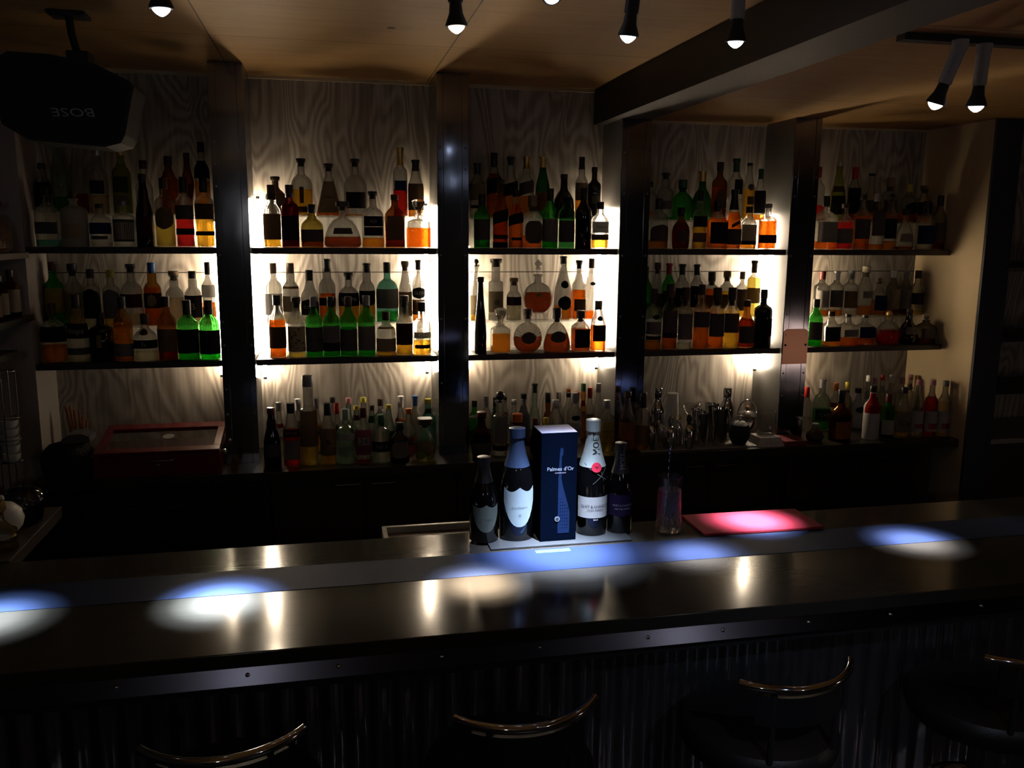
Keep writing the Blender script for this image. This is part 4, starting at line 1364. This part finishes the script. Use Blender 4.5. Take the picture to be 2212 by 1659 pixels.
for i in range(19):
    a = -.35 + (pi + .7) * i / 18
    pts = []
    for t_ in (.58, .78, .98):
        x, z = hw * t_ * cos(a), .31 * H + .31 * H * t_ * sin(a)
        r = hw * max(.05, min(1, 1.2 - t_)) * .42
        pts.append((x, -min(.0475, hw * .42 * sqrt(max(.02, 1 - (t_ * .99) ** 2))) - .001, z))
    flu.tube(pts, [.0018, .0022, .0016], 6)
flu.build('flutes', M_orn, o, True)
o = by_label('bottle with leaf patterned')
surf, P, hw, H = SURF[o.name]
vv, ff = [], []
for i in range(22):
    u0, z0, a, ln = random.uniform(-1.0, 1.0), random.uniform(.14, .49), random.uniform(0, pi), random.uniform(.004, .008)
    k = len(vv)
    for j in range(8):
        q = 2 * pi * j / 8
        x, z = ln * cos(q), ln * .35 * sin(q)
        vv.append(surf(u0 + (x * cos(a) - z * sin(a)) / hw, z0 + (x * sin(a) + z * cos(a)) / H, .0012))
    ff.append(tuple(range(k, k + 8)))
mobj('leaf_print', vv, ff, paper('print_leaf', (.05, .035, .02), .1), o, False)

# ------------------------------------------------------------------ crystal block under the round decanter
X, H, Wd = foot(1158, 671, 65, 4.018, Z2 + .1372)
o = MB().box(-.055, .055, -.035, .035, 0, .033, .003).build('crystal_block', glass('solid_crystal', (.9, .9, .88), .5, 1.5, 1.6), loc=(X, 4.018, Z2 + .1373))
tag(o, 'clear crystal block under the ornate round decanter', 'stand')

# ------------------------------------------------------------------ champagne and gift box on the bar
ZT = ZB + .0075
YC = 2.595


def sparkling(x, top, w, label, cap, labs, gk='black'):
    X, H, Wd = foot(x, top, w, YC, ZT)
    return bottle('champagne_bottle', label, 'bottle', (X, YC, ZT), H, Wd, 'champ', gk, 'water', 0, cap, labs, 'champagne bottles on the bar', 0, 32, .0165 * Wd / .095), X, H, Wd


sparkling(1045, 985, 63, 'smaller dark champagne bottle with green grey shield label', 'foil:black:.30', '%sh1:.13:.46:.62')
r2, *_ = sparkling(1116, 923, 76, 'larger dark champagne bottle with pale blue shield label and blue foil', 'foil:foilblue:.34', '%sh2:.13:.49:.62')
r3, *_ = sparkling(1278, 905, 66, 'champagne bottle with silver neck foil, red seal and white label', 'foil:silverw:.40', 'wh:.16:.345:.86')
r4, *_ = sparkling(1338, 955, 54, 'small dark champagne bottle with purple label beside the silver necked one', 'foil:black:.34', 'pul:.20:.44:.86')


def wrap_text(root, txt, zc, h, key, u0=0.0, vertical=False, off=.0016, parent=None, wmax=None):
    surf, P, hw, H = SURF[root.name]
    tv, tf = text_pts(txt, 1.0)
    rm = profile_at(P, zc / H) * hw
    if wmax:
        wd = max(p[0] for p in tv) - min(p[0] for p in tv)
        h = min(h, wmax / wd)
    if vertical:
        pv = [surf(u0 - (y - .45) * h / rm, (zc + x * h) / H, off) for x, y in tv]
    else:
        pv = [surf(u0 + x * h / rm, (zc + (y - .45) * h) / H, off) for x, y in tv]
    return mobj('lettering', pv, tf, paper('ink_' + key, PC[key], .05), parent or root, False)


HH = SURF[r3.name][3]
wrap_text(r3, 'MOËT & CHANDON', HH * .265, .0105, 'ink', wmax=.098)
wrap_text(r3, 'MOËT IMPÉRIAL', HH * .232, .0058, 'ink', wmax=.07)
wrap_text(r3, 'BRUT', HH * .145, .0045, 'wh')
wrap_text(r3, 'MOËT', HH * .80, .019, 'ink', vertical=True, off=.003, u0=.12)
surf, P, hw, H = SURF[r3.name]
for s0, s1, z0, z1 in ((-1.0, .75, .635, .49), (.95, -.25, .60, .46)):
    vv = []
    for i in range(15):
        q = i / 14
        for dz in (-.004, .004):
            vv.append(surf(s0 + (s1 - s0) * q, z0 + (z1 - z0) * q + dz, .0012))
    o = mobj('ribbon', vv, [(2 * i, 2 * i + 2, 2 * i + 3, 2 * i + 1) for i in range(14)], paper('ribbon_grey', (.14, .14, .13), .1), r3)
vv = [surf(0, .605, .0042)] + [surf(.0150 * cos(2 * pi * i / 28) / (.80 * hw), .605 + .0155 * sin(2 * pi * i / 28) / H, .0042) for i in range(28)]
o = mobj('red_seal', vv, [(0, i + 1, (i + 1) % 28 + 1) for i in range(28)], paper('paper_rds', PC['rds'], .1), r3)
o['label'] = 'round red seal'
vv = [surf(x * .006 / (.8 * hw), .605 + z * .006 / H, .0046) for x, z in ((-1, .6), (0, -.9), (1, .6), (.4, .7), (0, .2), (-.4, .7))]
mobj('seal_mark', vv, [tuple(range(6))], paper('paper_dred', (.25, .02, .04), .1), o, False)
HH = SURF[r4.name][3]
wrap_text(r4, 'MOËT & CHANDON', HH * .32, .008, 'dimw', wmax=.07)
wrap_text(r4, 'NECTAR IMPÉRIAL', HH * .28, .005, 'dimw', wmax=.06)
wrap_text(r4, 'MOËT', HH * .80, .014, 'dimw', vertical=True, off=.003)
HH = SURF[r2.name][3]
wrap_text(r2, 'Dom Pérignon', HH * .31, .009, 'dgi', wmax=.05)
wrap_text(r2, '*', HH * .225, .016, 'dgi')
for q in COL.objects:
    if q.name.startswith('champagne_bottle') and 'smaller' in q.get('label', ''):
        HH = SURF[q.name][3]
        wrap_text(q, 'Dom Pérignon', HH * .29, .007, 'dgi', wmax=.042)
        wrap_text(q, '*', HH * .21, .013, 'dgi')

bx = thing('gift_box', 'tall dark blue cardboard bottle box between the champagne bottles', 'box', (.728, 2.57, ZT))
X0, _, bw = foot(1205, 935, 80, 2.53, ZT)
X0, bh, _ = foot(1205, 935, 80, 2.53, ZT)
bx.location = (X0 + .002, 2.585, ZT)
hw_ = bw / 2
MB().box(-hw_, hw_, -.055, .055, 0, bh, .001).build('carton', mat('navy_card', (.0008, .0018, .0052), .6, spec=0.0), bx)
art = []
cx0 = .012
pr = [(.006, .86), (.0125, .86), (.0125, .80), (.008, .78), (.008, .58), (.014, .50), (.030, .34), (.036, .26), (.036, .07), (-.002, .07), (-.002, .58), (.001, .78), (.001, .80), (.004, .86)]
vv = [(cx0 - .012 + x, -.0556, z * bh) for x, z in pr]
mobj('bottle_picture', vv, [tuple(range(len(vv)))], mat('print_blue', (.0055, .012, .036), .6, spec=0.0), bx, False)
dots = MB()
for i in range(4):
    for j in range(11):
        x, z = .006 + i * .0072, .12 + j * .030
        if z < .42 - i * .035:
            dots.box(x - .0014 + cx0 - .012, x + .0014 + cx0 - .012, -.0561, -.0557, z * bh, (z + .009) * bh)
dots.build('dot_pattern', mat('print_navy', (.003, .006, .022), .6, spec=0.0), bx)
for txt, h, z, key in (("Palmes d'Or", .0125, .655, 'ltx'), ('CHAMPAGNE', .0042, .628, 'dimw')):
    tv, tf = text_pts(txt, 1.0)
    wd = max(p[0] for p in tv) - min(p[0] for p in tv)
    h = min(h, bw * .74 / wd)
    mobj('lettering', [(.004 + x * h, -.0563, z * bh + y * h) for x, y in tv], tf, paper('ink_' + key, PC[key], .05), bx, False)
MB().lathe([(.0085, 0), (.0085, .001), (.0055, .0011), (.005, .0003)], 20).turn(Matrix.Translation((-.004, -.0556, .205 * bh)) @ Matrix.Rotation(pi / 2, 4, 'X')).build('seal', mat('seal_grey', (.13, .14, .16), .4), bx, True)
MB().lathe([(.0052, 0), (.0052, .0014)], 20).turn(Matrix.Translation((-.004, -.0556, .205 * bh)) @ Matrix.Rotation(pi / 2, 4, 'X')).build('seal_centre', mat('seal_dark', (.02, .025, .03), .4), bx, True)
MB().box(-hw_ + .001, hw_ - .001, -.054, .054, bh + .0001, bh + .001).build('top_flap', mat('grey_foil_card', (.20, .19, .24), .3, .3), bx)

# mixing glass with bar spoon
X, H, Wd = foot(1446, 1028, 53, 2.575, ZB + .0012)
mg = thing('mixing_glass', 'cut glass mixing beaker of water beside the red mat', 'glass', (X, 2.575, ZB + .0012))
r = Wd / 2
th = .003
pr = [(r * .94, 0), (r, .004), (r, H * .75), (r * 1.0, H)]
inner = [(r - th, H), (r - th, H * .75), (r - th, .012), (r * .5, .010)]
v, f = rings([(z, q, q, 2) for q, z in pr] + [(z, q, q, 2) for q, z in inner], 40)
mobj('beaker', v, f, rglass('mixing_glass_crystal', (.96, .96, .97), .25, 1.5, 0, .15), mg).data.set_sharp_from_angle(angle=radians(45))
MB().lathe([(r - th - .0004, .0105), (r - th - .0004, H * .76)], 40).build('water', rglass('water_clear', (.95, .96, .98), .5, 1.33, 0, .15), mg, True)
cut = MB()
for i in range(14):
    a = 2 * pi * i / 14
    cut.tube([(r * cos(a), r * sin(a), .008), (r * cos(a + .11), r * sin(a + .11), .03)], .0018, 6)
    cut.tube([(r * cos(a), r * sin(a), .030), (r * cos(a + .22), r * sin(a + .22), .052)], .0012, 6)
    cut.tube([(r * cos(a), r * sin(a), .052), (r * cos(a + .22), r * sin(a + .22), .030)], .0012, 6)
cut.build('cut_pattern', rglass('cut_crystal', (.95, .95, .96), .25, 1.5, .05, .1), mg, True)
_, sh, _ = foot(1443, 962, 5, 2.575, ZB)
bs = thing('bar_spoon', 'twisted steel bar spoon standing in the mixing beaker', 'spoon', (X - .004, 2.575, ZB + .0135))
tw = MB()
tw.tube([(-.006 * (1 - i / 70) + .0011 * cos(i * .9), .0011 * sin(i * .9) + .008 - .008 * i / 70, .006 + (sh - .03) * i / 70) for i in range(71)], .0014, 6)
tw.build('twisted_stem', M_chrome, bs, True)
MB().lathe([(.001, -.0008), (.006, .001), (.0065, .004), (.003, .008)], 12, (-.006, .008, 0)).build('bowl', M_chrome, bs, True)
MB().lathe([(.001, 0), (.0032, .004), (.0036, .012), (.001, .020)], 12, (0, 0, sh - .030)).build('drop_end', M_chrome, bs, True)

# ------------------------------------------------------------------ red wooden case on the back counter
hb = thing('display_case', 'dark red wooden case with a glass lid on the back counter', 'case', (-.702, 3.67, ZCT))
M_redwood = mat('red_lacquered_wood', (.16, .012, .018), .22, stretch=(3, 40, 40), coat=.4)
MB().box(-.245, .245, 0, .30, 0, .088, .003).build('case_body', M_redwood, hb)
lid = MB()
tilt = math.atan2(.055, .29)
for x0, x1, y0, y1 in ((-.245, .245, 0, .045), (-.245, .245, .245, .30), (-.245, -.215, .045, .245), (.215, .245, .045, .245)):
    lid.box(x0, x1, y0, y1, 0, .018, .002)
lid.turn(Matrix.Translation((0, 0, .0885)) @ Matrix.Rotation(tilt, 4, 'X'))
lo = lid.build('lid_frame', M_redwood, hb)
MB().box(-.214, .214, .046, .261, .006, .010).turn(Matrix.Translation((0, 0, .0885)) @ Matrix.Rotation(tilt, 4, 'X')).build('lid_glass', glass('lid_pane', (.8, .8, .78), .6, .5, 1.6), lo)
MB().lathe([(.024, 0), (.024, .0006)], 24).turn(Matrix.Translation((.02, 0, .0885)) @ Matrix.Rotation(tilt, 4, 'X') @ Matrix.Translation((0, .17, .0105))).build('emblem', mat('frosted_emblem', (.3, .29, .28), .6), lo)
MB().tube([(-.06, 0, .068), (-.05, -.008, .067), (.05, -.008, .067), (.06, 0, .068)], .003, 8).build('front_latch', M_steel, hb, True)
MB().lathe([(.008, 0), (.008, .003), (.004, .004)], 14).turn(Matrix.Translation((.0, 0, .045)) @ Matrix.Rotation(pi / 2, 4, 'X')).build('keyhole', M_dsteel, hb, True)
for sx in (-1, 1):
    MB().lathe([(.009, 0), (.011, .01), (.010, .022), (.004, .024)], 14).turn(Matrix.Translation((sx * .245, .05, .083)) @ Matrix.Rotation(sx * pi / 2, 4, 'Y')).build('side_knob', M_chrome, hb, True)
o = MB().lathe([(.012, 0), (.014, .002), (.014, .034), (.009, .045), (.009, .055)], 14).build('small_bottle', glass('bottle_glass_amberg', GL['amberg']), loc=(-.4065, 3.705, ZCT))
tag(o, 'tiny amber bottle between the red case and the first post', 'bottle')

# jar of cinnamon sticks
jx, jy = atY(172, 950, 3.98).x, 3.98
jar = thing('glass_jar', 'small glass jar holding brown sticks beside the left wall', 'jar', (jx, jy, ZCT))
v, f = rings([(0, .030, .030, 2), (.004, .034, .034, 2), (.112, .034, .034, 2), (.118, .037, .037, 2), (.122, .037, .037, 2), (.122, .034, .034, 2), (.112, .031, .031, 2), (.006, .031, .031, 2)], 24)
mobj('jar_glass', v, f, glass('jar_glass', (.9, .9, .88), .5, 1.8, 1.4), jar)
sticks = ((-.016, .008, -.045, .0, .245), (-.006, -.012, -.026, -.004, .250), (.006, .01, .004, .012, .225), (.016, -.004, .022, -.01, .205), (.0, .0, -.014, .004, .23), (.013, .014, .034, .012, .185))
for x0, y0, x1, y1, zt in sticks:
    o = MB().tube([(x0, y0, .009), ((x0 + x1) / 2, (y0 + y1) / 2, zt * .5), (x1, y1, zt)], [.005, .0055, .005], 8).build('cinnamon_stick', mat('brown_bark', (.30, .11, .04), .7, scale=80, noise=.4), loc=(jx, jy, ZCT + .001))
    tag(o, 'brown cinnamon stick standing in the small glass jar', 'stick', 'cinnamon sticks in the jar')

# black cloth covered lump
o = MB().lathe([(.08, 0), (.102, .02), (.106, .06), (.098, .10), (.07, .128), (.03, .14)], 28, ry=.85).build('covered_pot', mat('black_cloth', (.012, .012, .012), .9, scale=60, bump=.5), None, True, (-1.066, 3.77, ZCT))
tag(o, 'black rounded pot in the dark corner beside the red case', 'pot')
o = MB().prism([(-.05, 0), (.055, .004), (.052, .026), (.02, .040), (-.03, .036), (-.055, .018)], -.05, .05).build('folded_cloth', mat('grey_cloth', (.10, .10, .10), .9), loc=(-1.02, 3.77, ZCT + .1405))
tag(o, 'grey folded cloth on top of the black pot', 'cloth')

# ------------------------------------------------------------------ bar tools in the fourth bay
mb = MB().box(-.30, .30, -.115, .115, 0, .006, .002)
o = mb.build('bar_tray', mat('pale_towel_tray', (.38, .36, .34), .6), loc=(1.70, 3.80, ZCT))
tag(o, 'flat pale tray under the cocktail shakers', 'tray')
ZTR = ZCT + .0061


def tool(name, label, cat, x, top, w, Y, z, prof, m, part, group=None, seg=28, n=2.0):
    """prof in shares of height and half width"""
    X, H, Wd = foot(x, top, w, Y, z)
    t = thing(name, label, cat, (X, Y, z), 0, group)
    MB().lathe([(r * Wd / 2, q * H) for r, q in prof], seg, n=n).build(part, m, t, True)
    return t, X, H, Wd


M_mirror = mat('polished_shaker_steel', (.75, .74, .73), .09, 1.0, noise=.02)
tin = [(.72, 0), (.74, .01), (.97, .97), (1.02, .975), (1.02, 1), (.98, 1), (.94, .975), (.70, .02)]
for x, top, w, Y, d in ((1516, 891, 29, 3.735, 'front shaker tin beside the black dasher'), (1503, 884, 26, 3.80, 'shaker tin standing behind the front tin'), (1555, 881, 36, 3.735, 'wide shaker tin beside the black kettle'), (1537, 872, 30, 3.83, 'tall shaker tin at the back')):
    tool('shaker_tin', 'polished steel ' + d, 'shaker', x, top, w, Y, ZTR, tin, M_mirror, 'cup', 'steel shaker tins')
for x, top, Y, d in ((1419, 837, 3.80, 'three piece cocktail shaker beside the beam post'), (1569, 838, 3.84, 'tall necked cocktail shaker behind the tins')):
    t, X, H, Wd = tool('cocktail_shaker', 'steel ' + d, 'shaker', x, top, 31, Y, ZTR, [(.70, 0), (.74, .01), (.95, .56), (.95, .565), (.6, .57)], M_mirror, 'cup', 'three piece shakers')
    q = Wd / 2
    MB().lathe([(q * .93, H * .572), (q * 1.0, H * .58), (q * .98, H * .64), (q * .62, H * .74), (q * .50, H * .78), (q * .48, H * .82)], 28).build('strainer', M_mirror, t, True)
    MB().lathe([(q * .50, H * .822), (q * .54, H * .83), (q * .56, H * .985), (q * .48, H)], 28).build('cap', M_mirror, t, True)
t, X, H, Wd = tool('tumbler', 'white translucent plastic cup turned upside down on a shaker', 'cup', 1452, 849, 31, 3.86, ZTR + .075, [(1.0, 0), (.98, .02), (.80, .97), (.74, 1)], paper('frosted_plastic', (.92, .91, .88), .3), 'cup')
o = MB().lathe([(.027, 0), (.028, .002), (.036, .073), (.036, .0745)], 24).build('shaker_tin', M_mirror, None, True, (X, 3.86, ZTR))
tag(o, 'steel tin under the white upside down cup', 'shaker', 'steel shaker tins')
for x, top, Y, d in ((1489, 872, 3.86, 'beside the white cup'), (1522, 870, 3.965, 'behind the shaker tins')):
    X, H, Wd = foot(x, top, 34, Y, ZTR)
    t = thing('coupe_glass', 'stemmed cocktail glass ' + d, 'glass', (X, Y, ZTR), 0, 'stemmed cocktail glasses')
    q = Wd / 2
    v, f = rings([(0, q * .75, q * .75, 2), (.003, q * .7, q * .7, 2), (.006, .006, .006, 2), (H * .68, .004, .004, 2), (H * .72, q * .3, q * .3, 2), (H * .85, q * .85, q * .85, 2), (H, q, q, 2), (H, q - .0015, q - .0015, 2), (H * .86, q * .80, q * .80, 2), (H * .735, q * .2, q * .2, 2)], 28)
    mobj('bowl_and_stem', v, f, glass('thin_glass', (.95, .95, .94), .5, 2.2, 1.6), t)
for x, top, w, Y, d in ((1408, 897, 18, 3.705, 'nearest the beam post'), (1429, 893, 17, 3.735, 'with a thin spout'), (1448, 899, 25, 3.715, 'in the middle of the dashers'), (1488, 895, 24, 3.705, 'with a black stopper beside the tins')):
    t, X, H, Wd = tool('dasher_bottle', 'small silver bitters bottle ' + d, 'bottle', x, top, w, Y, ZTR, [(.9, 0), (1, .02), (1, .52), (.85, .60), (.45, .67), (.30, .70)], M_mirror, 'body', 'small bitters bottles')
    MB().lathe([(Wd * .17, H * .70), (Wd * .17, H * .78), (Wd * .26, H * .80), (Wd * .24, H * .92), (Wd * .12, H)], 14).build('dasher_top', M_matte if 'black' in d else M_dsteel, t, True)
X, H, Wd = foot(1466, 885, 17, 3.77, ZTR)
t = thing('glass_ball_bottle', 'bottle with a round glass ball top among the dashers', 'bottle', (X, 3.77, ZTR))
MB().lathe([(.016, 0), (.018, .004), (.018, H * .5), (.008, H * .62), (.007, H * .7)], 16).build('body', M_mirror, t, True)
MB().lathe([(.004, H * .70)] + [(max(.001, .014 * sin(a)), H * .70 + .014 - .014 * cos(a)) for a in [pi * i / 8 for i in range(1, 9)]], 16).build('ball', glass('amber_ball', (.8, .7, .45), .5, 1.5, 1.8), t, True)

# black cast kettle
X, H, Wd = foot(1599, 911, 47, 3.73, ZTR)
kt = thing('kettle', 'small black cast iron kettle with a hoop handle', 'kettle', (X, 3.735, ZTR))
r = Wd / 2
MB().lathe([(r * .55, 0), (r * .62, .003), (r * .95, H * .35), (r, H * .6), (r * .85, H * .88), (r * .5, H), (r * .15, H * 1.02)], 30).build('body', mat('cast_iron', (.012, .012, .012), .5, scale=200, bump=.3), kt, True)
MB().tube([(r * .9 * cos(a), 0, H * .8 + .05 * sin(a)) for a in [pi * i / 16 for i in range(17)]], .0022, 8).build('hoop_handle', M_dsteel, kt, True)
MB().tube([(r * .8, 0, H * .5), (r * 1.25, 0, H * .75), (r * 1.4, 0, H * .95)], [.008, .006, .004], 10).build('spout', M_matte, kt, True)
MB().lathe([(.003, H * 1.02), (.006, H * 1.06), (.003, H * 1.12)], 12).build('lid_knob', M_dsteel, kt, True)
X, H, Wd = foot(1610, 880, 50, 3.93, ZCT)
kt = thing('steel_pot', 'polished steel pot with a wooden knob behind the kettle', 'pot', (X + .01, 3.93, ZCT))
r = Wd / 2
MB().lathe([(r * .9, 0), (r, .01), (r, H * .72), (r * .95, H * .74), (r * .6, H * .88), (r * .1, H * .92)], 30).build('body', M_mirror, kt, True)
MB().tube([(r * .9 * cos(a), 0, H * .74 + .075 * sin(a)) for a in [pi * i / 16 for i in range(17)]], .003, 8).build('handle', M_chrome, kt, True)
MB().lathe([(.004, H * .92), (.011, H * .97), (.011, H * 1.02), (.004, H * 1.07)], 14).build('wooden_knob', mat('turned_wood', (.40, .20, .07), .45), kt, True)
# scale with beaker
X, _, Wd = foot(1659, 935, 62, 3.72, ZCT)
sc = thing('kitchen_scale', 'white square scale with a round dial under a glass beaker', 'scale', (X, 3.735, ZCT))
v = [(-.068, -.06, 0), (.068, -.06, 0), (.068, .06, 0), (-.068, .06, 0), (-.055, -.045, .042), (.055, -.045, .042), (.055, .055, .042), (-.055, .055, .042)]
mobj('scale_body', v, [(3, 2, 1, 0), (4, 5, 6, 7), (0, 1, 5, 4), (1, 2, 6, 5), (2, 3, 7, 6), (3, 0, 4, 7)], mat('white_enamel', (.62, .58, .56), .4), sc, False)
MB().lathe([(.036, .0422), (.038, .046), (.0, .047)], 24).build('platform', mat('white_enamel', (.62, .58, .56), .4), sc, True)
MB().lathe([(.015, 0), (.015, .004), (.012, .006)], 20).turn(Matrix.Translation((.012, -.0535, .020)) @ Matrix.Rotation(pi / 2 - .32, 4, 'X')).build('dial', mat('white_enamel', (.62, .58, .56), .4), sc, True)
X, H, Wd = foot(1656, 888, 42, 3.74, ZCT + .048)
bk = thing('beaker', 'clear glass beaker standing on the white scale', 'beaker', (X, 3.74, ZCT + .0472))
r = Wd / 2
v, f = rings([(0, r * .92, r * .92, 2), (.004, r, r, 2), (H - .006, r, r, 2), (H, r * 1.06, r * 1.06, 2), (H, r * 1.0, r * 1.0, 2), (H - .006, r - .002, r - .002, 2), (.006, r - .002, r - .002, 2)], 30)
mobj('glass_wall', v, f, glass('thin_glass', (.95, .95, .94), .5, 2.2, 1.6), bk)
MB().lathe([(.007, 0), (.007, .0006)], 16).turn(Matrix.Translation((-.003, -r - .0002, H * .38)) @ Matrix.Rotation(pi / 2, 4, 'X')).build('printed_mark', paper('mark_white', (.6, .6, .6), .3), bk)
o = MB().box(-.06, .055, -.07, .07, 0, .025, .002).build('red_tray', mat('red_dark_tray', (.22, .02, .03), .5), loc=(2.185, 3.735, ZCT))
tag(o, 'low dark red tray at the foot of the fourth post', 'tray')

# ------------------------------------------------------------------ left side: recess shelves and what is on them
M_grey = mat('grey_shelf_edge', (.20, .175, .16), .6)
for z, y0, y1, d in ((1.66, 2.3, 3.828, 'upper grey side shelf carrying the red wrapped bag'), (1.41, 2.3, 3.828, 'middle side shelf carrying small bottles'), (1.295, 2.3, 3.6, 'lowest side shelf carrying glass jars')):
    o = MB().box(-1.545, -1.165, y0, y1, z - .024, z, .002).build('side_shelf', M_grey if z > 1.5 else M_shelf)
    tag(o, d, 'shelf')
bag = thing('wrapped_bag', 'brown crinkled bag with a red bow on the side shelf', 'bag', (-1.26, 3.62, 1.66))
MB().lathe([(.075, 0), (.09, .02), (.088, .09), (.06, .145), (.02, .16)], 16, ry=1.3, n=3).build('bag', mat('brown_foil_bag', (.16, .09, .06), .35, scale=25, bump=.6), bag, True)
MB().tube([(-.02, -.06, .165), (.0, -.05, .19), (.05, -.02, .175), (.02, .02, .168), (.05, .05, .185), (.0, .07, .172)], .014, 8).build('bow', mat('red_bow', (.30, .02, .04), .4), bag, True)
for i, (x, y, h) in enumerate(((-1.215, 3.74, .185), (-1.225, 3.64, .17), (-1.22, 3.55, .165), (-1.23, 3.46, .18))):
    d = ('small bottle with cream label nearest the corner', 'small bottle with cream label second from the corner', 'small dark bottle with pale label third from the corner', 'small bottle with neck highlight at the photo edge')[i]
    bottle('miniature_bottle', d + ' on the side shelf', 'bottle', (x, y, 1.41), h, .062, 'bord', 'brown', 'dark', .4, 'cap:black:.16', ('cr' if i < 2 else 'be') + ':.10:.58:.95', 'small bottles on the side shelf', radians(75))
for i, (x, y) in enumerate(((-1.22, 3.36), (-1.25, 3.22))):
    j = thing('storage_jar', 'clear storage jar with wire clasp %s' % ('nearest the small bottles' if i == 0 else 'at the photo edge'), 'jar', (x, y, 1.295), 0, 'storage jars on the side shelf')
    v, f = rings([(0, .04, .04, 2), (.004, .043, .043, 2), (.06, .043, .043, 2), (.066, .038, .038, 2), (.066, .035, .035, 2), (.055, .040, .040, 2), (.006, .040, .040, 2)], 20)
    mobj('jar_glass', v, f, glass('jar_glass', (.9, .9, .88), .5, 1.8, 1.4), j)
    MB().lathe([(.039, .0665), (.041, .07), (.036, .08), (.012, .083)], 20).build('lid', glass('thin_glass', (.95, .95, .94), .5, 2.2, 1.6), j, True)
    MB().tube([(.043, -.01, .03), (.05, 0, .05), (.047, .01, .072)], .0018, 6).build('clasp', M_chrome, j, True)
o = MB().lathe([(.012, 0), (.012, .514)], 14).build('shelf_pole', M_dsteel, None, True, (-1.13, 3.06, ZB))
tag(o, 'upright steel pole between the side counter and the side shelf', 'pole')
rack = thing('cup_rack', 'tall wire rack holding stacked cups in the left corner', 'rack', (-1.14, 3.36, ZCT - .75))
rk = MB()
for a in (0, pi / 2, pi, 3 * pi / 2):
    rk.tube([(.036 * cos(a), .036 * sin(a), .005), (.036 * cos(a), .036 * sin(a), 1.25)], .002, 6)
for z in (.01, .60, .92, 1.0, 1.08, 1.25):
    rk.tube([(.036 * cos(q), .036 * sin(q), z) for q in [2 * pi * i / 20 for i in range(20)]], .0022, 6, True)
rk.build('wire_frame', M_dsteel, rack, True)
MB().lathe([(.034, .915), (.034, .918)], 20).build('cup_floor', M_dsteel, rack)
for i in range(5):
    o = MB().lathe([(.020, 0), (.030, .010), (.033, .030), (.030, .030), (.028, .012), (.012, .004)], 20).build('cup', mat('white_porcelain', (.62, .60, .55), .25), None, True, (-1.14, 3.36, .9185 + i * .031))
    tag(o, 'small pale cup in the stack of the wire rack', 'cup', 'stacked cups in the wire rack')

# things on the side counter
def sc_at(px, py):
    P = atZ(px, py, ZB)
    return P.x, P.y


x, y = sc_at(52, 1128)
t = thing('domed_jar', 'blue jar with a clear domed lid on the side counter', 'jar', (x, y, ZB))
MB().lathe([(.05, 0), (.058, .004), (.066, .05), (.066, .062)], 28).build('jar_body', glass('cobalt_glass', (.03, .06, .22), .5, 1, 1.2), t, True)
MB().lathe([(.073, .0625), (.075, .068), (.072, .085), (.055, .112), (.025, .124), (.004, .126)], 28).build('dome_lid', glass('pale_blue_glass', (.35, .45, .60), .5, 1.2, 2.2), t, True)
x, y = sc_at(10, 1160)
t = thing('sugar_bowl', 'white porcelain lidded bowl on the side counter', 'bowl', (x, y, ZB))
MB().lathe([(.03, 0), (.034, .003), (.030, .008), (.055, .035), (.062, .062), (.055, .082)], 28).build('bowl', mat('white_porcelain', (.62, .60, .55), .25), t, True)
MB().lathe([(.057, .0825), (.055, .088), (.035, .108), (.012, .116)], 28).build('lid', mat('white_porcelain', (.62, .60, .55), .25), t, True)
MB().lathe([(.005, .116), (.010, .126), (.009, .134), (.003, .139)], 14).build('knob', mat('white_porcelain', (.62, .60, .55), .25), t, True)
x, y = sc_at(4, 1196)
t = thing('cut_glass_decanter', 'gold tinted cut glass decanter at the bar end', 'decanter', (x - .012, y + .03, ZB))
MB().lathe([(.035, 0), (.05, .006), (.052, .02), (.045, .03), (.052, .042), (.052, .06), (.03, .085), (.018, .10), (.018, .115)], 9).build('decanter_body', glass('gold_crystal', (.75, .62, .32), .5, 1.6, 2.6), t)
MB().lathe([(.014, .1155), (.026, .135), (.024, .155), (.006, .165)], 8).build('stopper', glass('gold_crystal', (.75, .62, .32), .5, 1.6, 2.6), t)
x, y = sc_at(2, 1105)
o = MB().lathe([(.03, 0), (.045, .02), (.05, .055), (.042, .085), (.02, .098)], 9).build('red_glass_jar', glass('ruby_glass', (.45, .03, .06), .5, 1, 2.2), None, False, (x - .03, y, ZB))
tag(o, 'ruby red cut glass jar behind the white bowl', 'jar')

# ------------------------------------------------------------------ dark room past the right wall
for z, d in ((1.62, 'upper'), (1.25, 'middle'), (.98, 'lower')):
    o = MB().box(3.22, 4.19, 3.72, 4.08, z - .025, z, .002).build('side_room_shelf', M_shelf)
    tag(o, d + ' dark shelf in the unlit room past the end bay', 'shelf')
for x, z, h, d in ((3.30, 1.25, .07, 'on the middle shelf nearest the wall end'), (3.41, 1.25, .05, 'on the middle shelf at the photo edge'), (3.36, .98, .06, 'on the lower shelf')):
    v, f = rings([(0, .03, .03, 2), (.004, .034, .034, 2), (h, .036, .036, 2), (h, .033, .033, 2), (.007, .03, .03, 2)], 18)
    o = mobj('drinking_glass', v, f, glass('thin_glass', (.95, .95, .94), .5, 2.2, 1.6), loc=(x, 3.80, z))
    tag(o, 'dim drinking glass ' + d + ' of the side room', 'glass', 'glasses in the side room')
t = thing('side_room_cabinet', 'dark cabinet with a pale top in the side room', 'cabinet', (3.7, 3.9, 0))
MB().box(-.47, .48, -.25, .17, 0, .72).build('body', M_cab, t)
MB().box(-.47, .48, -.27, .17, .7205, .745, .002).build('worktop', mat('pale_worktop', (.30, .29, .28), .4), t)
